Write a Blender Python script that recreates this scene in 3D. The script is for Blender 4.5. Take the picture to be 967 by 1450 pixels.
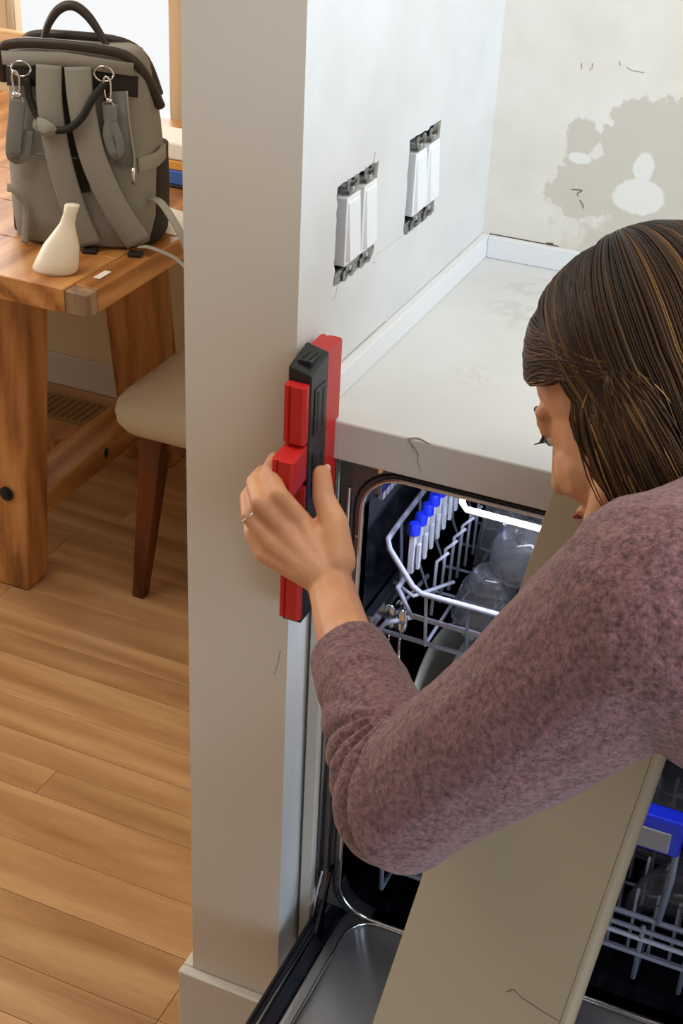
import bpy, bmesh, math, random
from mathutils import Vector, Matrix, noise as mnoise
random.seed(7)
for o in list(bpy.data.objects):
    bpy.data.objects.remove(o)
SC = bpy.context.scene
COL = SC.collection

# ------------------------------------------------------------------ camera
cam_d = bpy.data.cameras.new('camera'); cam = bpy.data.objects.new('camera', cam_d); COL.objects.link(cam)
cam.matrix_world = Matrix(((0.91522, -0.23942, 0.32411, 0.52677),
                           (0.40049, 0.45155, -0.79732, -1.19770),
                           (0.04454, 0.85952, 0.50916, 1.60879),
                           (0, 0, 0, 1)))
cam_d.sensor_fit = 'VERTICAL'; cam_d.sensor_height = 24.0; cam_d.sensor_width = 16.0
cam_d.lens = 2000.0 / 1450.0 * 24.0
cam_d.clip_start = 0.05
SC.camera = cam
# ------------------------------------------------------------------ light
world = bpy.data.worlds.new('daylight'); SC.world = world; world.use_nodes = True
bg = world.node_tree.nodes['Background']
bg.inputs[0].default_value = (0.96, 0.98, 1.0, 1); bg.inputs[1].default_value = 1.12

def area(name, loc, target, sx, sy, power, col):
    l = bpy.data.lights.new(name, 'AREA'); l.shape = 'RECTANGLE'; l.size = sx; l.size_y = sy
    l.energy = power; l.color = col
    o = bpy.data.objects.new(name, l); COL.objects.link(o); o.location = loc
    o.rotation_euler = (Vector(target) - Vector(loc)).to_track_quat('-Z', 'Y').to_euler()
    return o
area('kitchen_window_daylight', (3.0, -1.3, 1.2), (0.0, 0.1, 0.9), 2.0, 2.1, 82, (0.62, 0.81, 1.0))
area('dining_window_daylight', (-2.0, 1.78, 1.4), (-1.9, 0.5, 0.6), 1.8, 1.2, 34, (1.0, 0.98, 0.95))
area('dining_side_fill', (-3.15, 0.5, 1.05), (-1.0, 0.7, 0.2), 1.4, 1.6, 50, (1.0, 0.98, 0.96))  # unseen fill added to brighten under the table; side wall has no opening
area('dining_top_fill', (-1.2, 0.0, 2.35), (-1.0, 0.7, 0.0), 0.7, 0.7, 17, (1.0, 0.92, 0.82))  # unseen warm fill added to lift the backpack, table and floor
area('kitchen_ceiling_lamp', (0.8, -0.25, 2.35), (0.5, 0.45, 1.0), 0.5, 0.5, 10, (1.0, 0.87, 0.72))
SC.view_settings.view_transform = 'Standard'; SC.view_settings.look = 'None'
SC.view_settings.exposure = -0.18; SC.view_settings.gamma = 1.0
SC.view_settings.use_curve_mapping = False

# ------------------------------------------------------------------ materials
def srgb(r, g, b):
    f = lambda c: (c / 255 / 12.92) if c / 255 <= 0.04045 else ((c / 255 + 0.055) / 1.055) ** 2.4
    return (f(r), f(g), f(b), 1)

class NT:
    def __init__(s, name):
        s.m = bpy.data.materials.new(name); s.m.use_nodes = True
        s.t = s.m.node_tree; s.p = s.t.nodes['Principled BSDF']
    def n(s, typ, **kw):
        x = s.t.nodes.new(typ)
        for k, v in kw.items():
            if k in x.inputs: x.inputs[k].default_value = v
            else: setattr(x, k, v)
        return x
    def l(s, a, b): s.t.links.new(a, b)
    def coord(s, scale=(1, 1, 1), rot=(0, 0, 0), out='Object'):
        c = s.n('ShaderNodeTexCoord'); m = s.n('ShaderNodeMapping'); m.inputs['Scale'].default_value = scale
        m.inputs['Rotation'].default_value = rot
        s.l(c.outputs[out], m.inputs['Vector']); return m.outputs[0]
    def noise(s, vec, scale, detail=4, rough=0.55, dist=0.0):
        x = s.n('ShaderNodeTexNoise'); x.inputs['Scale'].default_value = scale; x.inputs['Detail'].default_value = detail
        x.inputs['Roughness'].default_value = rough; x.inputs['Distortion'].default_value = dist
        if vec is not None: s.l(vec, x.inputs['Vector'])
        return x.outputs[0]
    def ramp(s, fac, stops, interp='LINEAR'):
        r = s.n('ShaderNodeValToRGB'); r.color_ramp.interpolation = interp
        e = r.color_ramp.elements
        while len(e) < len(stops): e.new(0.5)
        for k, (pos, c) in zip(e, stops): k.position = pos; k.color = c
        s.l(fac, r.inputs[0]); return r.outputs[0]
    def mix(s, a, b, fac, mode='MIX'):
        x = s.n('ShaderNodeMix', data_type='RGBA', blend_type=mode)
        for sock, v in ((x.inputs[0], fac), (x.inputs[6], a), (x.inputs[7], b)):
            if hasattr(v, 'links') or hasattr(v, 'is_linked'): s.l(v, sock)
            else: sock.default_value = v
        return x.outputs[2]
    def math(s, op, a, b=0.0, c=None, clamp=False):
        x = s.n('ShaderNodeMath', operation=op); x.use_clamp = clamp
        for i, v in enumerate((a, b) if c is None else (a, b, c)):
            if hasattr(v, 'is_linked'): s.l(v, x.inputs[i])
            else: x.inputs[i].default_value = v
        return x.outputs[0]
    def bump(s, h, strength=0.2, dist=0.002):
        b = s.n('ShaderNodeBump'); b.inputs['Strength'].default_value = strength; b.inputs['Distance'].default_value = dist
        s.l(h, b.inputs['Height']); s.l(b.outputs[0], s.p.inputs['Normal'])
    def col(s, c):
        if hasattr(c, 'is_linked'): s.l(c, s.p.inputs['Base Color'])
        else: s.p.inputs['Base Color'].default_value = c
    def set(s, **kw):
        for k, v in kw.items(): s.p.inputs[k.replace('_', ' ')].default_value = v
        return s

def plain(name, c, rough=0.5, metal=0.0, var=0.06, nscale=30, bump=0.0, bscale=200, **kw):
    t = NT(name); v = t.coord()
    n = t.noise(v, nscale)
    lo = tuple(x * (1 - var) for x in c[:3]) + (1,); hi = tuple(min(1, x * (1 + var)) for x in c[:3]) + (1,)
    t.col(t.ramp(n, [(0.3, lo), (0.7, hi)]))
    t.set(Roughness=rough, Metallic=metal, **kw)
    if bump: t.bump(t.noise(v, bscale, 3), bump, 0.001)
    return t.m

def wood(name, dark, mid, light, axis='X', scale=1.0, rough=0.4, per_object=0.0, knots=True):
    t = NT(name)
    st = {'X': (0.09, 1, 1), 'Y': (1, 0.09, 1), 'Z': (1, 1, 0.09)}[axis]
    v = t.coord(tuple(k * scale for k in st))
    if per_object:
        oi = t.n('ShaderNodeObjectInfo'); ad = t.n('ShaderNodeVectorMath', operation='ADD')
        cm = t.n('ShaderNodeCombineXYZ')
        rs = t.math('MULTIPLY', oi.outputs['Random'], 37.0)
        t.l(rs, cm.inputs[0]); t.l(rs, cm.inputs[1]); t.l(rs, cm.inputs[2])
        t.l(v, ad.inputs[0]); t.l(cm.outputs[0], ad.inputs[1]); v = ad.outputs[0]
    big = t.noise(v, 9, 5, 0.6, 1.6)
    fine = t.noise(v, 75, 4, 0.7, 0.3)
    rings = t.n('ShaderNodeTexWave', wave_type='BANDS', bands_direction='DIAGONAL')
    rings.inputs['Scale'].default_value = 7; rings.inputs['Distortion'].default_value = 9; rings.inputs['Detail'].default_value = 3
    rings.inputs['Detail Scale'].default_value = 0.9
    t.l(v, rings.inputs['Vector'])
    f = t.math('ADD', t.math('MULTIPLY', big, 0.55), t.math('ADD', t.math('MULTIPLY', fine, 0.24), t.math('ADD', t.math('MULTIPLY', rings.outputs[1], 0.15), t.math('MULTIPLY', t.noise(v, 320, 3, 0.7), 0.10))))
    c = t.ramp(f, [(0.35, dark), (0.52, mid), (0.67, light)])
    if knots:
        vo = t.n('ShaderNodeTexVoronoi'); vo.inputs['Scale'].default_value = 2.6; kv = t.n('ShaderNodeVectorMath', operation='MULTIPLY'); kv.inputs[1].default_value = tuple(4.5 if a < 0.5 else 1.0 for a in st)
        t.l(v, kv.inputs[0]); t.l(kv.outputs[0], vo.inputs['Vector'])
        kf = t.ramp(t.math('ADD', vo.outputs['Distance'], t.math('MULTIPLY', fine, 0.03)), [(0.028, (1, 1, 1, 1)), (0.06, (0, 0, 0, 1))])
        c = t.mix(c, tuple(x * 0.45 for x in dark[:3]) + (1,), t.math('MULTIPLY', kf, 0.6))
    if per_object:
        hv = t.n('ShaderNodeHueSaturation'); t.l(c, hv.inputs['Color'])
        t.l(t.math('MULTIPLY_ADD', oi.outputs['Random'], per_object, 1 - per_object / 2), hv.inputs['Value'])
        c = hv.outputs[0]
    t.col(c); t.set(Roughness=rough)
    t.bump(f, 0.12, 0.0008)
    return t.m

M = {}
M['wall_white'] = plain('white_wall_paint', srgb(226, 223, 216), 0.6, var=0.02, nscale=6, bump=0.06, bscale=160)
M['taupe'] = plain('taupe_wall_paint', srgb(150, 146, 140), 0.7, var=0.02)
M['trim_white'] = plain('white_trim_paint', srgb(212, 207, 197), 0.45, var=0.02, nscale=8)
M['strip_white'] = plain('white_quartz_strip', srgb(232, 234, 236), 0.3, var=0.01, nscale=8)
M['cream_wall'] = plain('cream_wall_paint', srgb(222, 205, 168), 0.65, var=0.02, nscale=5)
M['floor'] = wood('oak_floor', srgb(162, 118, 76), srgb(184, 140, 95), srgb(202, 160, 114), 'X', 1.0, 0.30, 0.18)
M['table'] = wood('pine_table', srgb(112, 68, 32), srgb(176, 118, 62), srgb(204, 152, 94), 'Y', 1.0, 0.34)
M['table_leg'] = wood('pine_table_leg', srgb(116, 72, 34), srgb(178, 120, 64), srgb(200, 146, 86), 'Z', 1.2, 0.4)
M['endgrain'] = wood('grey_end_grain', srgb(92, 74, 56), srgb(132, 108, 82), srgb(158, 132, 100), 'Z', 2, 0.6)
M['chair_wood'] = wood('walnut_chair', srgb(52, 20, 8), srgb(92, 42, 18), srgb(112, 56, 26), 'Z', 1.4, 0.35)
M['rail_wood'] = wood('light_wood', srgb(176, 132, 84), srgb(204, 162, 112), srgb(218, 182, 136), 'X', 1.0, 0.5)
M['casing'] = wood('window_casing', srgb(176, 150, 112), srgb(200, 176, 140), srgb(214, 192, 158), 'Z', 1.0, 0.5)
M['cushion'] = plain('beige_upholstery', srgb(190, 176, 152), 0.9, var=0.06, nscale=220, bump=0.25, bscale=900)
M['black'] = plain('black_plastic', srgb(26, 27, 30), 0.38, var=0.1)
M['black_hole'] = plain('black_recess_plastic', srgb(12, 13, 14), 0.6, var=0.1)
M['red'] = plain('red_plastic', srgb(196, 36, 34), 0.36, var=0.04)
M['steel'] = plain('brushed_steel', srgb(176, 178, 182), 0.24, 1.0, var=0.04)
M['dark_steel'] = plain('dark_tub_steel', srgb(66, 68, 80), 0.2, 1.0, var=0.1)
M['chrome'] = plain('chrome', srgb(220, 220, 222), 0.12, 1.0, var=0.02)
M['gold'] = plain('silver_ring_metal', srgb(214, 206, 190), 0.15, 1.0, var=0.02)
M['galv'] = plain('galvanised_steel', srgb(150, 152, 150), 0.36, 1.0, var=0.25, nscale=160)
M['box_grey'] = plain('grey_box_plastic', srgb(52, 54, 56), 0.6, var=0.3, nscale=120)
M['switch'] = plain('white_switch_plastic', srgb(236, 238, 240), 0.3, var=0.01)
M['wire'] = plain('grey_nylon_wire', srgb(176, 180, 200), 0.32, var=0.04)
M['wire_dark'] = plain('slate_nylon_wire', srgb(128, 136, 158), 0.35, var=0.05)
M['white_bar'] = plain('white_rack_rim', srgb(244, 244, 246), 0.25, var=0.01)
M['blue'] = plain('blue_plastic', srgb(30, 50, 220), 0.3, var=0.05)
M['grey_plastic'] = plain('grey_plastic', srgb(150, 150, 156), 0.4, var=0.04)
M['pale_plastic'] = plain('pale_grey_plastic', srgb(196, 200, 214), 0.4, var=0.04)
M['ceramic'] = plain('white_ceramic', srgb(226, 224, 216), 0.2, var=0.02)
M['rubber'] = plain('black_rubber', srgb(16, 16, 18), 0.7)
M['board'] = plain('beige_painted_board', srgb(166, 150, 124), 0.5, var=0.02, nscale=5)
M['board_line'] = plain('brown_crack', srgb(92, 80, 62), 0.8)
M['pencil'] = plain('pencil_mark', srgb(150, 140, 128), 0.9)
M['pencil_dark'] = plain('dark_scuff', srgb(96, 88, 82), 0.9)
M['pack'] = plain('grey_pack_fabric', srgb(140, 137, 129), 0.95, var=0.09, nscale=420, bump=0.4, bscale=1100)
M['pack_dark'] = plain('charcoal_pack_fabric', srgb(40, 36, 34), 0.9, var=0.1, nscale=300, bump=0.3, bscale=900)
M['pack_strap'] = plain('slate_strap', srgb(118, 120, 118), 0.85, var=0.05, nscale=300)
M['pack_light'] = plain('pale_grey_webbing', srgb(150, 148, 138), 0.9, var=0.05, nscale=300)
M['leather'] = plain('dark_leather', srgb(52, 44, 40), 0.5, var=0.08)
M['ivory'] = plain('ivory_plastic', srgb(232, 224, 204), 0.35, var=0.01)
M['paper'] = plain('white_paper', srgb(236, 232, 222), 0.7, var=0.01)
M['orange'] = plain('orange_print', srgb(222, 160, 70), 0.5)
M['blue_print'] = plain('blue_print', srgb(58, 98, 178), 0.5)
M['trouser'] = plain('dark_denim', srgb(44, 50, 66), 0.9, var=0.15, nscale=300)
M['shoe'] = plain('grey_shoe_fabric', srgb(120, 116, 112), 0.8)
M['eye_white'] = plain('eye_white', srgb(226, 218, 210), 0.15, var=0.02)
M['eye_dark'] = plain('eye_iris', srgb(60, 44, 30), 0.1)
M['lash'] = plain('dark_lash', srgb(34, 22, 16), 0.7)
M['brow'] = plain('brown_brow', srgb(74, 50, 34), 0.8)
M['lip'] = plain('lip_skin', srgb(176, 100, 88), 0.4)
M['frame_steel'] = plain('grey_frame_steel', srgb(120, 120, 124), 0.45, 0.6, var=0.04)
M['column'] = plain('warm_white_paint', srgb(218, 209, 196), 0.55, var=0.02, nscale=6)
M['vent_slot'] = plain('vent_shadow_slot', srgb(112, 86, 52), 0.6)
M['satin'] = plain('satin_steel', srgb(206, 206, 212), 0.34, 0.8, var=0.03)
M['vent'] = plain('tan_floor_vent', srgb(150, 118, 72), 0.5)
M['nail'] = plain('nail', srgb(222, 176, 152), 0.25)

def m_skin():
    t = NT('skin'); v = t.coord()
    n = t.noise(v, 18, 4); c = t.ramp(n, [(0.3, srgb(196, 138, 100)), (0.7, srgb(222, 168, 128))])
    t.col(c); t.set(Roughness=0.5)
    t.p.inputs['Subsurface Weight'].default_value = 0.08; t.p.inputs['Subsurface Radius'].default_value = (0.01, 0.004, 0.002)
    t.bump(t.noise(v, 260, 3), 0.12, 0.001); return t.m
M['skin'] = m_skin()

def m_sweater():
    t = NT('mauve_knit'); v = t.coord()
    n1 = t.noise(v, 200, 5, 0.65, 0.25); n2 = t.noise(v, 60, 4)
    c1 = t.ramp(n1, [(0.34, srgb(62, 36, 38)), (0.5, srgb(118, 79, 83)), (0.68, srgb(150, 108, 111))])
    t.col(t.mix(c1, srgb(116, 78, 81), t.math('MULTIPLY', n2, 0.3)))
    t.set(Roughness=0.95); t.p.inputs['Sheen Weight'].default_value = 0.25
    t.bump(n1, 0.8, 0.004); return t.m
M['sweater'] = m_sweater()

def m_hair():
    t = NT('brown_hair')
    a = t.n('ShaderNodeAttribute', attribute_name='tone')
    c = t.ramp(a.outputs['Fac'], [(0.0, srgb(26, 16, 10)), (0.45, srgb(62, 40, 24)), (0.8, srgb(116, 84, 48)), (1.0, srgb(168, 132, 82))])
    t.col(c); t.set(Roughness=0.5); t.p.inputs['Specular IOR Level'].default_value = 0.25; return t.m
M['hair'] = m_hair()

def m_glass(name, tint, rough=0.05):
    t = NT(name); t.col(tint); t.set(Roughness=rough, IOR=1.3); t.p.inputs['Transmission Weight'].default_value = 0.97
    return t.m
M['glass'] = m_glass('clear_glass', (0.95, 0.96, 1.0, 1), 0.08)
def m_glow_lens():
    t = NT('added_glow_lens'); t.col((1, 1, 1, 1)); t.p.inputs['Emission Color'].default_value = (0.8, 0.87, 1, 1); t.p.inputs['Emission Strength'].default_value = 4.0; return t.m
M['glow_lens'] = m_glow_lens()  # glow for the lens added inside the dishwasher tub

def m_pane():
    t = NT('window_glass'); out = t.t.nodes['Material Output']
    tr = t.n('ShaderNodeBsdfTransparent'); gl = t.n('ShaderNodeBsdfGlossy'); gl.inputs['Roughness'].default_value = 0.03
    mx = t.n('ShaderNodeMixShader'); fr = t.n('ShaderNodeFresnel'); fr.inputs[0].default_value = 1.25
    t.l(fr.outputs[0], mx.inputs[0]); t.l(tr.outputs[0], mx.inputs[1]); t.l(gl.outputs[0], mx.inputs[2]); t.l(mx.outputs[0], out.inputs[0])
    return t.m
M['pane'] = m_pane()

def m_quartz():
    t = NT('white_veined_quartz'); v = t.coord()
    w = t.noise(v, 3.2, 6, 0.62, 0.6)
    d = t.math('ABSOLUTE', t.math('SUBTRACT', w, 0.5))
    vein = t.ramp(d, [(0.0, (1, 1, 1, 1)), (0.018, (0, 0, 0, 1))])
    msk = t.ramp(t.noise(v, 4.0, 2), [(0.5, (0, 0, 0, 1)), (0.68, (1, 1, 1, 1))])
    f = t.math('MULTIPLY', t.math('MULTIPLY', vein, msk), 0.28)
    cloud = t.ramp(t.noise(v, 5, 3), [(0.3, srgb(214, 215, 214)), (0.7, srgb(225, 226, 225))])
    t.col(t.mix(cloud, srgb(150, 142, 134), f)); t.set(Roughness=0.28); return t.m
M['quartz'] = m_quartz()

def m_backwall():
    # painted plaster with sanded patches of bare grey board and white filler
    t = NT('patched_plaster'); tc = t.n('ShaderNodeTexCoord'); sp = t.n('ShaderNodeSeparateXYZ')
    t.l(tc.outputs['Object'], sp.inputs[0])
    n = t.noise(tc.outputs['Object'], 26, 6, 0.62); n2 = t.noise(tc.outputs['Object'], 9, 3)
    def blob(cx, cz, rx, rz, wob, soft):
        dx = t.math('DIVIDE', t.math('SUBTRACT', sp.outputs[0], cx), rx); dz = t.math('DIVIDE', t.math('SUBTRACT', sp.outputs[2], cz), rz)
        r = t.math('SQRT', t.math('ADD', t.math('MULTIPLY', dx, dx), t.math('MULTIPLY', dz, dz)))
        r = t.math('ADD', r, t.math('MULTIPLY', t.math('SUBTRACT', n, 0.5), wob * 1.5))
        return t.math('DIVIDE', t.math('SUBTRACT', 1.0, r), soft, clamp=True)
    g = t.math('MAXIMUM', blob(0.235, 1.10, 0.115, 0.09, 1.1, 0.05), blob(0.13, 1.06, 0.05, 0.045, 1.4, 0.06))
    g = t.math('MAXIMUM', g, blob(0.118, 1.125, 0.028, 0.03, 1.8, 0.12))
    g = t.math('MAXIMUM', g, blob(0.30, 1.0, 0.2, 0.06, 0.8, 0.2))
    w = t.math('MAXIMUM', blob(0.197, 1.062, 0.033, 0.024, 0.5, 0.1), blob(0.199, 1.10, 0.014, 0.022, 0.7, 0.15))
    w = t.math('MAXIMUM', w, blob(0.118, 1.098, 0.016, 0.008, 1.0, 0.2))
    base = t.ramp(n2, [(0.35, srgb(222, 216, 204)), (0.65, srgb(232, 229, 221))])
    c = t.mix(base, srgb(206, 200, 188), g); c = t.mix(c, srgb(232, 230, 225), w)
    t.col(c); t.set(Roughness=0.7); t.bump(t.math('ADD', n, t.math('MULTIPLY', g, -0.5)), 0.12, 0.001); return t.m
M['backwall'] = m_backwall()

def m_leftwall():
    t = NT('half_sanded_wall_paint'); v = t.coord()
    n = t.noise(v, 7, 4); c = t.ramp(n, [(0.35, srgb(212, 212, 211)), (0.65, srgb(222, 223, 223))])
    t.col(c); t.set(Roughness=0.5); t.bump(t.noise(v, 40, 4), 0.06, 0.001); return t.m
M['leftwall'] = m_leftwall()

# ------------------------------------------------------------------ mesh helpers
class B:
    """collects shapes in one bmesh"""
    def __init__(s): s.bm = bmesh.new()
    def box(s, lo, hi, mat=None):
        vs = []
        for x in (lo[0], hi[0]):
            for y in (lo[1], hi[1]):
                for z in (lo[2], hi[2]):
                    p = Vector((x, y, z)); vs.append(s.bm.verts.new(mat @ p if mat else p))
        for f in ((0, 1, 3, 2), (4, 6, 7, 5), (0, 4, 5, 1), (2, 3, 7, 6), (0, 2, 6, 4), (1, 5, 7, 3)):
            s.bm.faces.new([vs[i] for i in f])
        return s
    def hexa(s, bot, top):
        vs = [s.bm.verts.new(p) for p in list(bot) + list(top)]
        n = len(bot)
        s.bm.faces.new(vs[:n][::-1]); s.bm.faces.new(vs[n:])
        for i in range(n):
            j = (i + 1) % n; s.bm.faces.new((vs[i], vs[j], vs[n + j], vs[n + i]))
        return s
    def rings(s, rings, cap=True, closed=False):
        R = [[s.bm.verts.new(p) for p in r] for r in rings]; n = len(R[0])
        m = len(R)
        for a in range(m if closed else m - 1):
            r0, r1 = R[a], R[(a + 1) % m]
            for i in range(n):
                j = (i + 1) % n; s.bm.faces.new((r0[i], r0[j], r1[j], r1[i]))
        if cap and not closed:
            s.bm.faces.new(R[0][::-1]); s.bm.faces.new(R[-1])
        return s
    def tube(s, pts, r, n=8, closed=False, flat=1.0, up=None):
        pts = [Vector(p) for p in pts]; m = len(pts)
        rad = r if isinstance(r, (list, tuple)) else [r] * m
        rings = []; prev = None
        for i, p in enumerate(pts):
            a = pts[i - 1] if (i > 0 or closed) else p; b = pts[(i + 1) % m] if (i < m - 1 or closed) else p
            t = (b - a).normalized() if (b - a).length > 1e-9 else Vector((0, 0, 1))
            if prev is None:
                u = Vector(up) if up else (Vector((0, 0, 1)) if abs(t.z) < 0.9 else Vector((1, 0, 0)))
            else: u = prev
            u = (u - t * u.dot(t)).normalized(); prev = u; w = t.cross(u)
            rings.append([p + (u * math.cos(2 * math.pi * k / n) + w * math.sin(2 * math.pi * k / n) * flat) * rad[i] for k in range(n)])
        return s.rings(rings, True, closed)
    def ribbon(s, pts, wid, thick, nrm):
        """flat strap: centre line, width vector dir derived from normal"""
        pts = [Vector(p) for p in pts]; rings = []
        W = wid if isinstance(wid, (list, tuple)) else [wid] * len(pts)
        for i, p in enumerate(pts):
            a = pts[max(0, i - 1)]; b = pts[min(len(pts) - 1, i + 1)]; t = (b - a).normalized()
            nn = Vector(nrm[i] if isinstance(nrm, list) else nrm); nn = (nn - t * nn.dot(t)).normalized(); w = t.cross(nn)
            h = W[i] / 2; c = thick / 2
            rings.append([p + w * h * x + nn * c * y for x, y in ((-1, -.4), (-.9, -1), (.9, -1), (1, -.4), (1, .4), (.9, 1), (-.9, 1), (-1, .4))])
        return s.rings(rings)
    def lathe(s, prof, c=(0, 0, 0), n=24, mat=None, sx=1.0, sy=1.0):
        rings = []
        for r, z in prof:
            rr = []
            for k in range(n):
                a = 2 * math.pi * k / n; p = Vector((c[0] + r * sx * math.cos(a), c[1] + r * sy * math.sin(a), c[2] + z))
                if mat: p = mat @ Vector((r * sx * math.cos(a), r * sy * math.sin(a), z))
                rr.append(p)
            rings.append(rr)
        return s.rings(rings)
    def ell(s, c, r, mat=None, sub=2):
        ret = bmesh.ops.create_icosphere(s.bm, subdivisions=sub, radius=1.0)
        c = Vector(c); r = (r, r, r) if isinstance(r, (int, float)) else r
        for v in ret['verts']:
            p = Vector((v.co.x * r[0], v.co.y * r[1], v.co.z * r[2])) + c
            v.co = mat @ p if mat else p
        return s
    def cap(s, a, b, ra, rb=None, n=14, mat=None):
        """tapered capsule, closed"""
        rb = ra if rb is None else rb
        a = Vector(a); b = Vector(b)
        if mat: a = mat @ a; b = mat @ b
        t = (b - a).normalized(); u = t.orthogonal().normalized(); w = t.cross(u); rings = []
        for i in range(1, 5):
            f = i / 5 * math.pi / 2; rings.append((a - t * ra * math.cos(f), ra * math.sin(f)))
        rings.append((a, ra)); rings.append((b, rb))
        for i in range(4, 0, -1):
            f = i / 5 * math.pi / 2; rings.append((b + t * rb * math.cos(f), rb * math.sin(f)))
        return s.rings([[c + (u * math.cos(2 * math.pi * k / n) + w * math.sin(2 * math.pi * k / n)) * r for k in range(n)] for c, r in rings])
    def chain(s, pts, rad, mat=None):
        for i in range(len(pts) - 1): s.cap(pts[i], pts[i + 1], rad[i], rad[i + 1], mat=mat)
        return s
    def mesh(s, name):
        bmesh.ops.recalc_face_normals(s.bm, faces=s.bm.faces)
        me = bpy.data.meshes.new(name); s.bm.to_mesh(me); s.bm.free(); return me

def mk(name, b, mat, parent=None, smooth=False, bevel=0.0, seg=2):
    me = b.mesh(name) if isinstance(b, B) else b
    o = bpy.data.objects.new(name, me); COL.objects.link(o)
    if mat is not None:
        me.materials.clear(); me.materials.append(M[mat] if isinstance(mat, str) else mat)
    if parent is not None:
        o.parent = parent; o.location = -wloc(parent)
    if smooth:
        me.polygons.foreach_set('use_smooth', [True] * len(me.polygons))
    if bevel:
        md = o.modifiers.new('bevel', 'BEVEL'); md.width = bevel; md.segments = seg; md.limit_method = 'ANGLE'; md.angle_limit = 0.6
        if not smooth: me.polygons.foreach_set('use_smooth', [True] * len(me.polygons)); md.harden_normals = True
    return o
def wloc(o):
    v = Vector(o.location)
    while o.parent: o = o.parent; v = v + Vector(o.location)
    return v
def thing(name, label, cat, loc=(0, 0, 0), group=None):
    o = bpy.data.objects.new(name, None); COL.objects.link(o); o.location = loc; o.empty_display_size = 0.05
    return tag(o, label, cat, group)
def tag(o, label, cat, group=None):
    o['label'] = label; o['category'] = cat
    if group: o['group'] = group
    return o
def struct(name, b, mat, label=None, parent=None, **kw):
    o = mk(name, b, mat, parent, **kw)
    if parent is None: o['kind'] = 'structure'
    if label: o['label'] = label; o['category'] = name.split('_')[0]
    return o
def remeshed(b, voxel, smooth_it=6, fac=0.5):
    me = b.mesh('tmp'); o = bpy.data.objects.new('tmp', me); COL.objects.link(o)
    r = o.modifiers.new('r', 'REMESH'); r.mode = 'VOXEL'; r.voxel_size = voxel
    if smooth_it:
        sm = o.modifiers.new('s', 'SMOOTH'); sm.iterations = smooth_it; sm.factor = fac
    dg = bpy.context.evaluated_depsgraph_get(); dg.update()
    out = bpy.data.meshes.new_from_object(o.evaluated_get(dg))
    bpy.data.objects.remove(o); bpy.data.meshes.remove(me)
    out.polygons.foreach_set('use_smooth', [True] * len(out.polygons))
    return out
def cr(pts, n=6, closed=False):
    """catmull-rom"""
    P = [Vector(p) for p in pts]; out = []; m = len(P)
    for i in range(m if closed else m - 1):
        if closed: a, b, c, d = P[i - 1], P[i], P[(i + 1) % m], P[(i + 2) % m]
        else: a, b, c, d = P[max(0, i - 1)], P[i], P[i + 1], P[min(m - 1, i + 2)]
        for k in range(n):
            t = k / n
            out.append(0.5 * ((2 * b) + (c - a) * t + (2 * a - 5 * b + 4 * c - d) * t * t + (3 * b - a - 3 * c + d) * t ** 3))
    if not closed: out.append(P[-1].copy())
    return out

# ------------------------------------------------------------------ setting
CT = 0.95; DEP = 0.546; YC = -0.04; XW = -0.125; YF = 1.585
# floor with boards
sub = struct('floor', B().box((-3.2, -2.2, -0.03), (1.9, 1.7, -0.008)), 'floor', 'oak strip floor under the dining table')
rows = [-1.6]
pat = [0.105, 0.075, 0.055, 0.062]
ys = [0.145]
k = 0
while ys[-1] < 1.58: ys.append(ys[-1] + [0.105, 0.062, 0.058, 0.075][k % 4]); k += 1
k = 0
while ys[0] > -0.85: ys.insert(0, ys[0] - [0.095, 0.11, 0.08, 0.12][k % 4]); k += 1
rng = random.Random(3)
for a, b in zip(ys[:-1], ys[1:]):
    b = min(b, 1.583)
    x = -3.2 + rng.random() * 0.5
    cuts = [-3.2]
    off = -0.58 if 0.15 < a < 0.37 and abs(a - 0.312) > 0.03 else -0.58 + rng.choice((-0.33, 0.24, 0.41, -0.15))
    c = off - 2.4
    while c < 1.9:
        if -3.1 < c < -0.14: cuts.append(c)
        c += 0.8
    cuts.append(1.9 if a < -0.2 else 0.0 if a < -0.06 else -0.13)
    for x0, x1 in zip(cuts[:-1], cuts[1:]):
        mk('plank', B().box((x0 + .0003, a + .0003, -0.0078), (x1 - .0003, b - .0003, rng.uniform(-0.0003, 0.0001))), 'floor', sub, bevel=0.0005, seg=1)

# partition: solid core plus a kitchen-side skin with two ragged cut-outs for the switch boxes
def skin_with_holes(y0, y1, z0, z1, holes, xa, xb):
    bm = bmesh.new(); loops = []
    def loop(pts):
        vs = [bm.verts.new((xb, y, z)) for y, z in pts]
        es = [bm.edges.new((vs[i], vs[(i + 1) % len(vs)])) for i in range(len(vs))]
        return es
    es = loop([(y0, z0), (y1, z0), (y1, z1), (y0, z1)])
    for h in holes: es += loop(h)
    bmesh.ops.triangle_fill(bm, edges=es, use_beauty=True)
    r = bmesh.ops.extrude_face_region(bm, geom=bm.faces[:])
    bmesh.ops.translate(bm, verts=[v for v in r['geom'] if isinstance(v, bmesh.types.BMVert)], vec=(xa - xb, 0, 0))
    return bm
def ragged(y0, y1, z0, z1, amp, seed):
    r = random.Random(seed); pts = []
    for (a, b, n) in (((y0, z0), (y1, z0), 8), ((y1, z0), (y1, z1), 10), ((y1, z1), (y0, z1), 9), ((y0, z1), (y0, z0), 12)):
        for i in range(n):
            t = i / n; pts.append((a[0] + (b[0] - a[0]) * t + r.uniform(-amp, amp), a[1] + (b[1] - a[1]) * t + r.uniform(-amp, amp)))
    return pts
HOLES = [(0.045, 0.150, 1.074, 1.178), (0.240, 0.338, 1.068, 1.176)]
wb = B(); wb.box((XW, YC, 0), (-0.055, YF, 2.45))
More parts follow.
